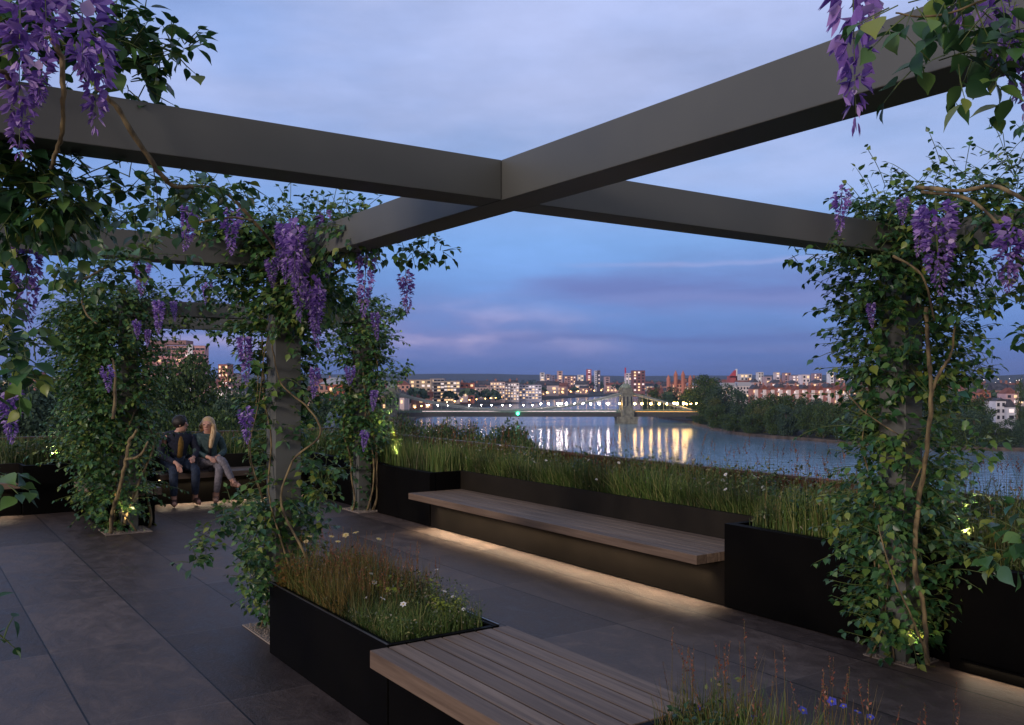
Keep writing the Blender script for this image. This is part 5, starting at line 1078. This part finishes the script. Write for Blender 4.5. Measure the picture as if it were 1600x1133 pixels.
m.build('mast', wallm((.2, .15, .15)), o)
building(341, 356, 570, 800, RD, 'narrow red brick tower right of the pink office block', 3.6, 2.8, lit=.5, vis=6)
building(356, 368, 584, 760, PK, 'small pink block beside the narrow red brick tower', 3.4, 3, lit=.5, vis=4)
for i, (u0, u1) in enumerate(((338, 350), (351, 362), (363, 375))): building(u0, u1, 607, 300, (.50, .42, .44), ['leftmost', 'middle', 'rightmost'][i] + ' of three pale terraced houses right of the big dark tree', 2.8, 1.6, 'gable', 9, .3, name='house', cat='house')
building(63, 80, 594, 420, (.26, .14, .12), 'brown brick block at the far left behind the terrace', 3.2, 2.6, lit=.15, vis=3)
building(82, 95, 590, 430, WH, 'white block with a blue front beside the brown brick block', 3.4, 1.9, lit=.25, vis=4)
building(20, 34, 580, 700, RD, 'red tower at the left edge of the picture', 3.4, 3, lit=.3, vis=4)
building(2, 18, 596, 640, WH, 'white lit block at the left edge of the picture', 3.4, 3, lit=.6, vis=4)
building(50, 58, 582, 800, RD, 'small red tower at the far left', 3.4, 2.6, lit=.3, vis=4)
building(498, 541, 590, 470, (.50, .28, .22), 'red brick block with a white roof storey between the two middle vines', 3.4, 2.8, 'hip', 14, .4, vis=5, roofmat='lead')
building(512, 536, 603, 440, (.52, .14, .08), 'lower deep red brick block between the two middle vines', 3.2, 3.2, 'flat', 10, .2, vis=3)
building(486, 505, 616, 420, (.42, .22, .17), 'low brick terrace left of the deep red block', 3.0, 2.6, 'gable', 10, .3, vis=3, roofmat='tile')
building(504, 528, 645, 170, (.45, .42, .48), 'low house with a blue glass roof just beyond the treetops', 2.8, 2.4, 'hip', 8, .3, name='house', cat='house', roofmat='blue')
building(528, 548, 656, 180, (.55, .42, .36), 'low pale house beside the one with the blue glass roof', 2.8, 2.4, 'gable', 8, .35, name='house', cat='house')
building(612, 640, 595, 760, (.56, .30, .24), 'red brick block right behind the far right vine', 3.4, 3.4, 'hip', 14, .4, vis=5, roofmat='tile')
# left bank, seen between the far right vine and the bridge
building(640, 674, 594, 900, ST, 'warm stone wharf building at the left end of the bridge', 3.6, 4.5, lit=.45, vis=6)
building(672, 694, 592, 930, (.40, .38, .42), 'dark glass office with a lit top floor on the left bank', 3.4, 3.0, lit=.45, vis=7, ww=.85, wh=.6, band=(.70, .58, .48))
building(694, 718, 596, 925, (.52, .44, .38), 'stepped glass office with long lit balconies on the left bank', 3.4, 3.0, lit=.75, vis=7, ww=.85, wh=.5, band=(.74, .62, .50))
building(718, 741, 599, 940, (.48, .17, .12), 'red brick block with a grid of square windows on the left bank', 4.2, 4.2, lit=.35, vis=6, ww=.5, wh=.5)
building(745, 764, 606, 1150, (.55, .40, .36), 'small pink brick block behind the riverside trees', 3.2, 3.2, lit=.5, vis=4)
building(766, 789, 597.5, 980, (.66, .48, .46), 'pink and white apartment block with regular windows on the left bank', 3.1, 2.7, lit=.62, vis=6, band=(.74, .68, .66))
building(789, 811, 599, 990, (.72, .60, .58), 'brightly lit white apartment block on the left bank', 3.1, 2.7, lit=.75, vis=6, band=(.8, .74, .72))
building(811, 846, 602, 1000, (.52, .48, .56), 'apartment block with bluish white balconies on the left bank', 3.1, 3.2, lit=.4, vis=5, band=(.74, .72, .80), ww=.6)
building(846, 872, 596, 1500, (.66, .62, .68), 'long pale hall behind the promenade trees', 5, 5, lit=.4, vis=4)
for i, (u0, u1, vt, d, c, lb) in enumerate(((844, 851, 582.5, 2000, WH, 'pale tower, leftmost of the group on the skyline'), (853, 860, 585, 2100, (.40, .30, .34), 'brown pink tower second from the left on the skyline'), (862, 867, 587, 2150, (.35, .28, .36), 'dark slim tower on the skyline left of centre'), (871, 879, 580, 1900, (.62, .42, .42), 'stepped pink tower on the skyline left of centre'),
    (882, 900, 588, 1800, (.44, .26, .26), 'broad low brick block on the skyline left of centre'), (903, 912, 586, 1900, WH, 'small white block on the skyline left of centre'), (917, 924, 577.5, 2100, (.48, .12, .14), 'slim red tower on the skyline'), (929.5, 933, 579.5, 2000, (.80, .76, .80), 'white tower, left one of a close pair'), (934, 938, 579, 2005, (.24, .20, .26), 'dark tower, right one of a close pair'),
    (945, 953, 589, 1700, (.5, .34, .36), 'low pink block between the paired towers and the big brown tower'), (977.5, 987, 583.5, 1800, (.78, .70, .76), 'white block with a red mast left of the big brown tower'), (989, 1008, 579.5, 1300, (.24, .10, .10), 'big dark brown tower block behind the bridge tower'))):
    o = building(u0, u1, vt, d, c, lb, 4.2, 4.6 if u1-u0 > 12 else 5.5, lit=.35, vis=7, name='tower_block', depth=22)
    if 'mast' in lb: m = MB(); m.box(-7, -4.5, 4, 7, 30, 62 - 12); m.build('mast', wallm((.55, .05, .12)), o)
# right bank
o = building(1051, 1072, 593, 720, (.60, .26, .17), 'ornate red brick building with turrets right of the bridge', 3.4, 2.6, 'hip', 14, .35, vis=5, roofmat='tile', band=(.7, .42, .32))
for q in (-8.6, -2.9, 2.9, 8.6):
    m = MB(); m.lathe([(1.5, 10), (1.5, 27.5 if abs(q) < 5 else 24.5), (1.7, 27.7 if abs(q) < 5 else 24.7), (.1, 31.5 if abs(q) < 5 else 28)], q, 0, 0, 8); m.build('turret', wallm((.52, .20, .14)), o)
building(1072, 1091, 596, 725, (.58, .30, .22), 'long red brick wing with pale roof beside the turreted building', 3.4, 2.6, 'hip', 12, .35, vis=4, roofmat='lead')
building(1127, 1151, 598, 760, (.76, .70, .70), 'long white mansion block above the bank trees, left half', 3.2, 2.3, 'mansard', 13, .3, vis=4, roofmat='lead'); building(1151.5, 1175, 597, 762, (.74, .66, .66), 'long white mansion block above the bank trees, right half', 3.2, 2.3, 'mansard', 13, .35, vis=4, roofmat='lead')
mans = ['first', 'second', 'third', 'fourth', 'fifth', 'sixth', 'seventh', 'eighth', 'ninth', 'tenth', 'eleventh', 'twelfth']
for i in range(12):
    u0 = 1176 + i*12.7; lb = f'{mans[i]} gabled mansion from the left in the red and white row above the bank'
    o = building(u0, u0+12.3, 601 + (i % 3)*.8 - (2 if i in (9, 3) else 0), 640 - i*6, RD if i % 2 else (.52, .24, .19), lb, 3.1, 1.9, 'gable', 12, .32, vis=6, name='mansion', cat='house', group='gabled mansions in a row above the right bank', roofmat='tile' if i % 3 else 'slate', band=(.70, .60, .60) if i % 2 else None)
    m = MB(); m.box(-.5, .5, 3, 4, 14, (pix(0, 598, 640).z - GZ)); m.build('chimney', wallm((.45, .2, .15)), o)
    m = MB(); m.prism([(-.9, -.8), (.9, -.8), (1.4, 0), (-1.4, 0)], 4, 17); m.build('bay_front', wallm((.80, .74, .74)), o)
o = building(1140, 1152, 588, 1150, (.40, .10, .10), 'dark red hall with a steep wedge roof and white tower on the skyline', 4, 4, 'flat', 14, .1, wins=False, name='hall')
m = MB(); m.add([(-5, 0, 27.6), (3.2, 0, 27.6), (3.2, 0, 37), (-5, 10, 27.6), (3.2, 10, 27.6), (3.2, 10, 37)], [(0,1,2), (3,5,4), (0,2,5,3), (0,3,4,1), (1,4,5,2)]); m.build('roof', wallm((.52, .07, .09)), o); m = MB(); m.box(3.3, 5.0, 0, 4, 0, 38.5); m.build('tower', wallm((.85, .82, .85)), o)
for i, (u0, u1, vt, d, c, lb) in enumerate(((1157, 1175, 585, 1200, WH, 'long white block right of the wedge-roofed hall'), (1185, 1193, 582, 1500, WH, 'small white stepped tower on the right skyline'), (1196, 1206, 589, 1100, (.5, .36, .38), 'pinkish low block on the right skyline'), (1212, 1219, 582, 1600, (.66, .56, .60), 'narrow pale tower left of the square white block'),
    (1226, 1236, 583, 1500, (.42, .26, .28), 'brown block on the right skyline'), (1238, 1250, 587, 1400, (.55, .42, .46), 'low pink block on the right skyline'), (1254, 1265.5, 586, 1000, (.84, .72, .74), 'square white block standing out above the mansions'), (1272, 1284, 584, 1500, (.40, .26, .3), 'dusky red block on the right skyline'), (1297, 1303, 581.5, 1400, (.86, .84, .86), 'slim white tower left of the right post'), (1308, 1320, 586, 1400, (.5, .38, .42), 'low pink block beside the slim white tower'), (1176, 1186, 592, 900, (.60, .46, .46), 'pale house behind the mansions, at their left end'), (1205, 1222, 593, 880, (.42, .24, .22), 'brick house behind the mansions'), (1232, 1250, 594, 860, (.55, .4, .4), 'pink house behind the mansions'), (1270, 1290, 593, 880, (.45, .3, .3), 'dull brick house behind the mansions, near their right end'))):
    building(u0, u1, vt, d, c, lb, 4, 4, lit=.35, vis=5, depth=16, roof='flat' if i < 10 else 'hip', name='tower_block' if i < 10 else 'house')
building(1556, 1572, 622, 400, (.80, .78, .84), 'white gabled house with a dark roof at the right, among the trees', 2.8, 2.2, 'gable', 10, .1, vis=3, name='house', cat='house')
building(1573, 1588, 624, 398, (.76, .76, .84), 'white house with a blue window beside the gabled one', 2.8, 2.2, 'hip', 10, .1, vis=3, name='house', cat='house')
building(1528, 1548, 608, 520, (.42, .16, .10), 'red roofed house behind the rusty tree on the right', 3, 3, 'gable', 10, .2, vis=3, name='house', cat='house', roofmat='tile')
building(1572, 1592, 606, 540, (.58, .38, .40), 'pink brick house behind the white houses on the right', 3, 3, 'hip', 10, .3, vis=3, name='house', cat='house', roofmat='tile')
# many small distant houses: three kinds, copied
def small_house(c, rm, lit):
    m = MB(); m.mi = 0; m.box(-5, 5, 0, 9, 0, 8); m.mi = 1; m.add([(-5.4,-.4,8), (5.4,-.4,8), (5.4,9.4,8), (-5.4,9.4,8), (-5.4,4.5,11.5), (5.4,4.5,11.5)], [(0,1,5,4), (2,3,4,5), (1,2,5), (3,0,4), (0,3,2,1)]); m.mi = 2
    for j in range(3):
        for k in range(2):
            if (j+k) % 2 == lit % 2 or lit > 2: m.box(-4.2+j*3.1, -2.7+j*3.1, -.08, .02, 1.6+k*3.3, 3.4+k*3.3)
    m.mi = 3; m.box(3.6, 4.6, 4, 5, 9, 13); o = m.build('house', [wallm(c), ROOFM[rm], WIN_LIT, wallm((.35, .16, .12))]); me = o.data; bpy.data.objects.remove(o); return me
HM = [small_house((.70, .56, .56), 'slate', 1), small_house((.44, .20, .16), 'tile', 2), small_house((.78, .74, .78), 'slate', 3), small_house((.40, .24, .22), 'slate', 0), small_house((.62, .38, .34), 'tile', 3)]
rh = random.Random(5); cnt = 0
HL = ['tiny distant pink house low among the trees of the town', 'tiny distant red brick house low among the trees of the town', 'tiny distant white house low among the trees of the town', 'tiny distant brown house low among the trees of the town', 'tiny distant salmon house low among the trees of the town']
while cnt < 290:
    u, d = rh.uniform(300, 1600) if cnt % 3 else rh.uniform(620, 1340), rh.choice([1, 1, 2])*rh.uniform(620, 1500)
    x = (u-CU)/FOC*d
    if on_water(x, d) or on_water(x, d-30) or (u > 1000 and d < 800): continue
    k = rh.randrange(5); o = bpy.data.objects.new('house', HM[k]); SC.collection.objects.link(o); s = rh.uniform(.8, 1.5); o.location = (x, d, GZ + (2 if d > 900 else 0)); o.rotation_euler = (0, 0, rh.uniform(-.5, .5)); o.scale = (s*rh.uniform(.9, 2.2), s, s*rh.uniform(.9, 1.5))
    tag(o, HL[k], 'house', HL[k].replace('tiny distant ', '').replace(' house low', ' houses low')); cnt += 1
# low lights scattered over the right-hand hill and the town: lit street lamps
def lamp_mesh(h, r, col, st, name):
    mm = mat(name, (.8, .7, .5), .5, emit=col, estr=st); m = MB(); m.mi = 0; m.tube([(0,0,0), (0,0,h)], [.09, .05], 4); m.mi = 1; m.lathe([(r*.3, -r), (r, -r*.3), (r, r*.4), (r*.3, r)], 0, 0, h+r, 6)
    o = m.build('street_lamp', [wallm((.08, .08, .08)), mm]); me = o.data; bpy.data.objects.remove(o); return me
LO = lamp_mesh(6, .42, (1.0, .50, .13), 22, 'sodium_lamp'); LW = lamp_mesh(6, .36, (1.0, .82, .72), 20, 'white_lamp'); LOf = lamp_mesh(7, 1.0, (1.0, .50, .16), 7, 'far_sodium_lamp'); LWf = lamp_mesh(7, .85, (1.0, .86, .82), 5, 'far_white_lamp')
def lamp(me, x, y, label, group, z=GZ):
    o = bpy.data.objects.new('street_lamp', me); SC.collection.objects.link(o); o.location = (x, y, z); tag(o, label, 'street lamp', group)
prom = [(650, 653), (660, 650), (672, 648), (686, 643.5), (700, 641.5), (712, 640), (722, 638.4), (735, 637), (746, 635.6), (760, 634), (768, 633), (776, 632), (785, 631), (796, 629), (830, 625.8), (845, 624), (856, 623), (868, 622.4), (880, 621.6), (893, 620.8), (905, 620), (918, 619.2), (930, 618.6), (941, 618), (952, 617.4)]
for i, (u, v) in enumerate(prom):
    p = gnd(u-1.5, v-.5); lamp(LO if p.y < 1100 else LOf, p.x, p.y, 'orange street lamp on the promenade along the far left bank', 'orange street lamps along the left bank')
for i in range(110):
    u, d = rh.uniform(640, 1330), rh.uniform(1000, 2600); x = (u-CU)/FOC*d
    if not on_water(x, d): lamp(LWf if rh.random() < .45 else LOf, x, d, 'tiny far street lamp shining between the houses of the town', 'far street lamps in the town')
for i in range(30):
    u, d = rh.uniform(1500, 1600), rh.uniform(2300, 3000); x = (u-CU)/FOC*d; hh = 64*math.exp(-((x-2500)/900)**2)*min(1, (d-1900)/220/5)
    lamp(LWf, x, d, 'tiny white lamp on the hillside at the right', 'white lamps on the right hillside', GZ+hh)

# ------------------------------------------------------------------ suspension bridge
BD = 517.0; DZ = pix(0, 645, BD).z; stone = noisy(mat('bridge_stone', (.18, .18, .15), .8), (.10, .105, .085), (.24, .235, .19), .5, 6); green = mat('bridge_green', (.10, .17, .13), .5); gold = mat('bridge_gilt', (.20, .24, .18), .5)
iron = mat('bridge_iron', (.22, .25, .25), .5)
bx = lambda u: (u-CU)/FOC*BD
XT1, XT2, XE0, XE1 = bx(980), bx(611), bx(500), bx(1096)
br_ = empty('suspension_bridge', (XT1, BD, WZ), 'old suspension bridge with stone towers and lit lamps crossing the river', 'bridge'); bl_ = br_.location
def bp_(name, m_, fn, par=None, **kw):
    mb = MB(); fn(mb); mb.v = [(x-bl_.x, y-bl_.y, z-bl_.z) for x, y, z in mb.v]; return mb.build(name, m_, par or br_, **kw)
bp_('deck', mat('deck_girder', (.05, .05, .05), .6), lambda m: m.box(XE0, XE1, BD, BD+13, DZ-2.3, DZ)); bp_('roadway', wallm((.12, .11, .11)), lambda m: m.box(XE0, XE1, BD+1.2, BD+11.8, DZ+.01, DZ+.12))
def para(m, y):
    x = XE0
    while x < XE1: m.box(x, x+.22, y, y+.2, DZ+.01, DZ+1.25); x += 1.6
    m.box(XE0, XE1, y-.05, y+.25, DZ+1.26, DZ+1.45); m.box(XE0, XE1, y+.05, y+.12, DZ+.15, DZ+.8)
for y in (BD+.1, BD+12.6): bp_('parapet', green, lambda m: para(m, y))
TT = pix(0, 603, BD).z
for xt, nm in ((XT1, 'r'), (XT2, 'l')):
    bp_('pier', stone, lambda m: (m.box(xt-5.4, xt+5.6, BD-3.0, BD+16, WZ-1, DZ-2.31), m.box(xt-5.9, xt+6.1, BD-3.5, BD+16.5, DZ-3.3, DZ-2.5)))
    def leg(m, y):
        m.box(xt-3.6, xt+3.6, y, y+4.6, DZ-2.2, DZ+1.6); m.box(xt-3.0, xt+3.0, y+.3, y+4.3, DZ+1.61, TT-4.2); m.box(xt-3.5, xt+3.5, y-.1, y+4.7, TT-4.19, TT-3.3); m.box(xt-2.6, xt+2.6, y+.5, y+4.1, TT-3.29, TT-1.3)
    tws = [bp_('tower', stone, lambda m: leg(m, y)) for y in (BD-2.6, BD+11.0)]
    for tw, y in zip(tws, (BD-2.6, BD+11.0)):
        bp_('dome', gold, lambda m: m.lathe([(2.2, 0), (2.3, .5), (1.9, 1.4), (1.1, 2.2), (.35, 2.7), (.15, 4.2)], xt, y+2.3, TT-1.29, 8), tw)
        for q in (-2.7, 2.7): bp_('finial', stone, lambda m: m.lathe([(.6, 0), (.6, 1.0), (.3, 1.3), (.5, 1.7), (.05, 2.6)], xt+q, y+2.3, TT-3.28, 6), tw)
        for q in (-2.1, 0, 2.1): bp_('window', WIN_DK, lambda m: m.box(xt+q-.35, xt+q+.35, y+.22, y+.29, DZ+4, TT-6), tw)
    bp_('portal_beam', stone, lambda m: m.box(xt-2.4, xt+2.4, BD+2.02, BD+10.98, TT-7, TT-4.3))
mid = (XT1+XT2)/2; ZC = TT-3.4
def chain_z(x):
    if x > XT1: t = (x-XT1)/(XE1-4-XT1); return ZC + (DZ+1.6-ZC)*(t*1.05 - .05*math.sin(3.14*t)) if t < 1 else DZ+1.6
    if x < XT2: t = (XT2-x)/(XT2-XE0); return ZC + (DZ+1.6-ZC)*min(1, t)
    t = (x-mid)/(XT1-mid); return DZ+1.7 + (ZC-DZ-1.7)*t*t
for y in (BD-.35, BD+13.3):
    for dz_ in (0, -.75):
        pts = [(x, y, chain_z(x)+dz_) for x in [XE0 + (XE1-XE0-4)*i/70 for i in range(71)]]; bp_('chain', iron, lambda m: m.tube(pts, .30, 5))
    x = XE0+3
    while x < XE1-6:
        if min(abs(x-XT1), abs(x-XT2)) > 4.5: bp_('hanger', iron, lambda m: m.tube([(x, y, DZ-.3), (x, y, chain_z(x))], .09, 4))
        x += 3.0 if y < BD else 9.0
def lampset(us, mt, r, pole=3.2):
    for u in us:
        x = bx(u); p = bp_('lamp', iron, lambda m: m.tube([(x, BD-.1, DZ+1.4), (x, BD-.1, DZ+1.4+pole)], [.14, .08], 5)); bp_('lantern', mt, lambda m: m.lathe([(r*.4, -r), (r, -r*.3), (r, r*.5), (r*.2, r*1.1)], x, BD-.1, DZ+1.4+pole+r, 8), p)
OR = mat('bridge_lamp_amber', (1, .7, .3), .5, emit=(1.0, .56, .16), estr=110); WHL = mat('bridge_lamp_white', (1, .9, .85), .5, emit=(1.0, .80, .72), estr=95)
lampset([968, 976, 984, 992, 1003, 1017, 1030, 1042], OR, .5); lampset([1053, 1058, 1068, 1073, 1079, 1088], OR, .62)
lampset([950, 936, 911, 885, 872], WHL, .56); lampset([923, 898, 877, 857, 845], WHL, .42); lampset([832, 818, 797, 785, 768, 752, 733, 700, 684, 668], WHL, .27, 2.6)
AMB = mat('amber_glow_band', (1, .6, .2), .5, emit=(1.0, .36, .06), estr=1.0); PNK = mat('white_trail_band', (1, .9, .9), .5, emit=(1.0, .70, .68), estr=.9)  # glowing bands added in place of traffic light trails and deck glow
bp_('glow_band', AMB, lambda m: m.box(bx(993), bx(1090), BD-.16, BD-.02, DZ+.55, DZ+.8)); bp_('glow_band', PNK, lambda m: m.box(bx(660), bx(963), BD-.16, BD-.02, DZ+.7, DZ+.95))
gl = bp_('navigation_light', mat('green_lamp', (.1, .9, .5), .5, emit=(.05, 1.0, .45), estr=12), lambda m: m.lathe([(.3, 0), (.8, .4), (.8, 1.2), (.3, 1.5)], bx(809), BD-.9, DZ-1.2, 8))
bp_('signal_bracket', iron, lambda m: m.box(bx(809)-.3, bx(809)+.3, BD-.9, BD-.03, DZ-1.5, DZ-1.21))

# ------------------------------------------------------------------ evening haze over the river and the town
hz = bpy.data.materials.new('evening_haze'); hz.use_nodes = True; t = hz.node_tree; t.nodes.clear()
pv = N(t, 'ShaderNodeVolumePrincipled'); pv.inputs['Color'].default_value = (.50, .62, .95, 1); pv.inputs['Density'].default_value = .00007; pv.inputs['Anisotropy'].default_value = .2
ho = N(t, 'ShaderNodeOutputMaterial'); t.links.new(pv.outputs[0], ho.inputs['Volume'])
m = MB(); m.box(-7100, 9100, -2600, 9300, WZ-3, 110); tag(m.build('haze', hz), kind='stuff')
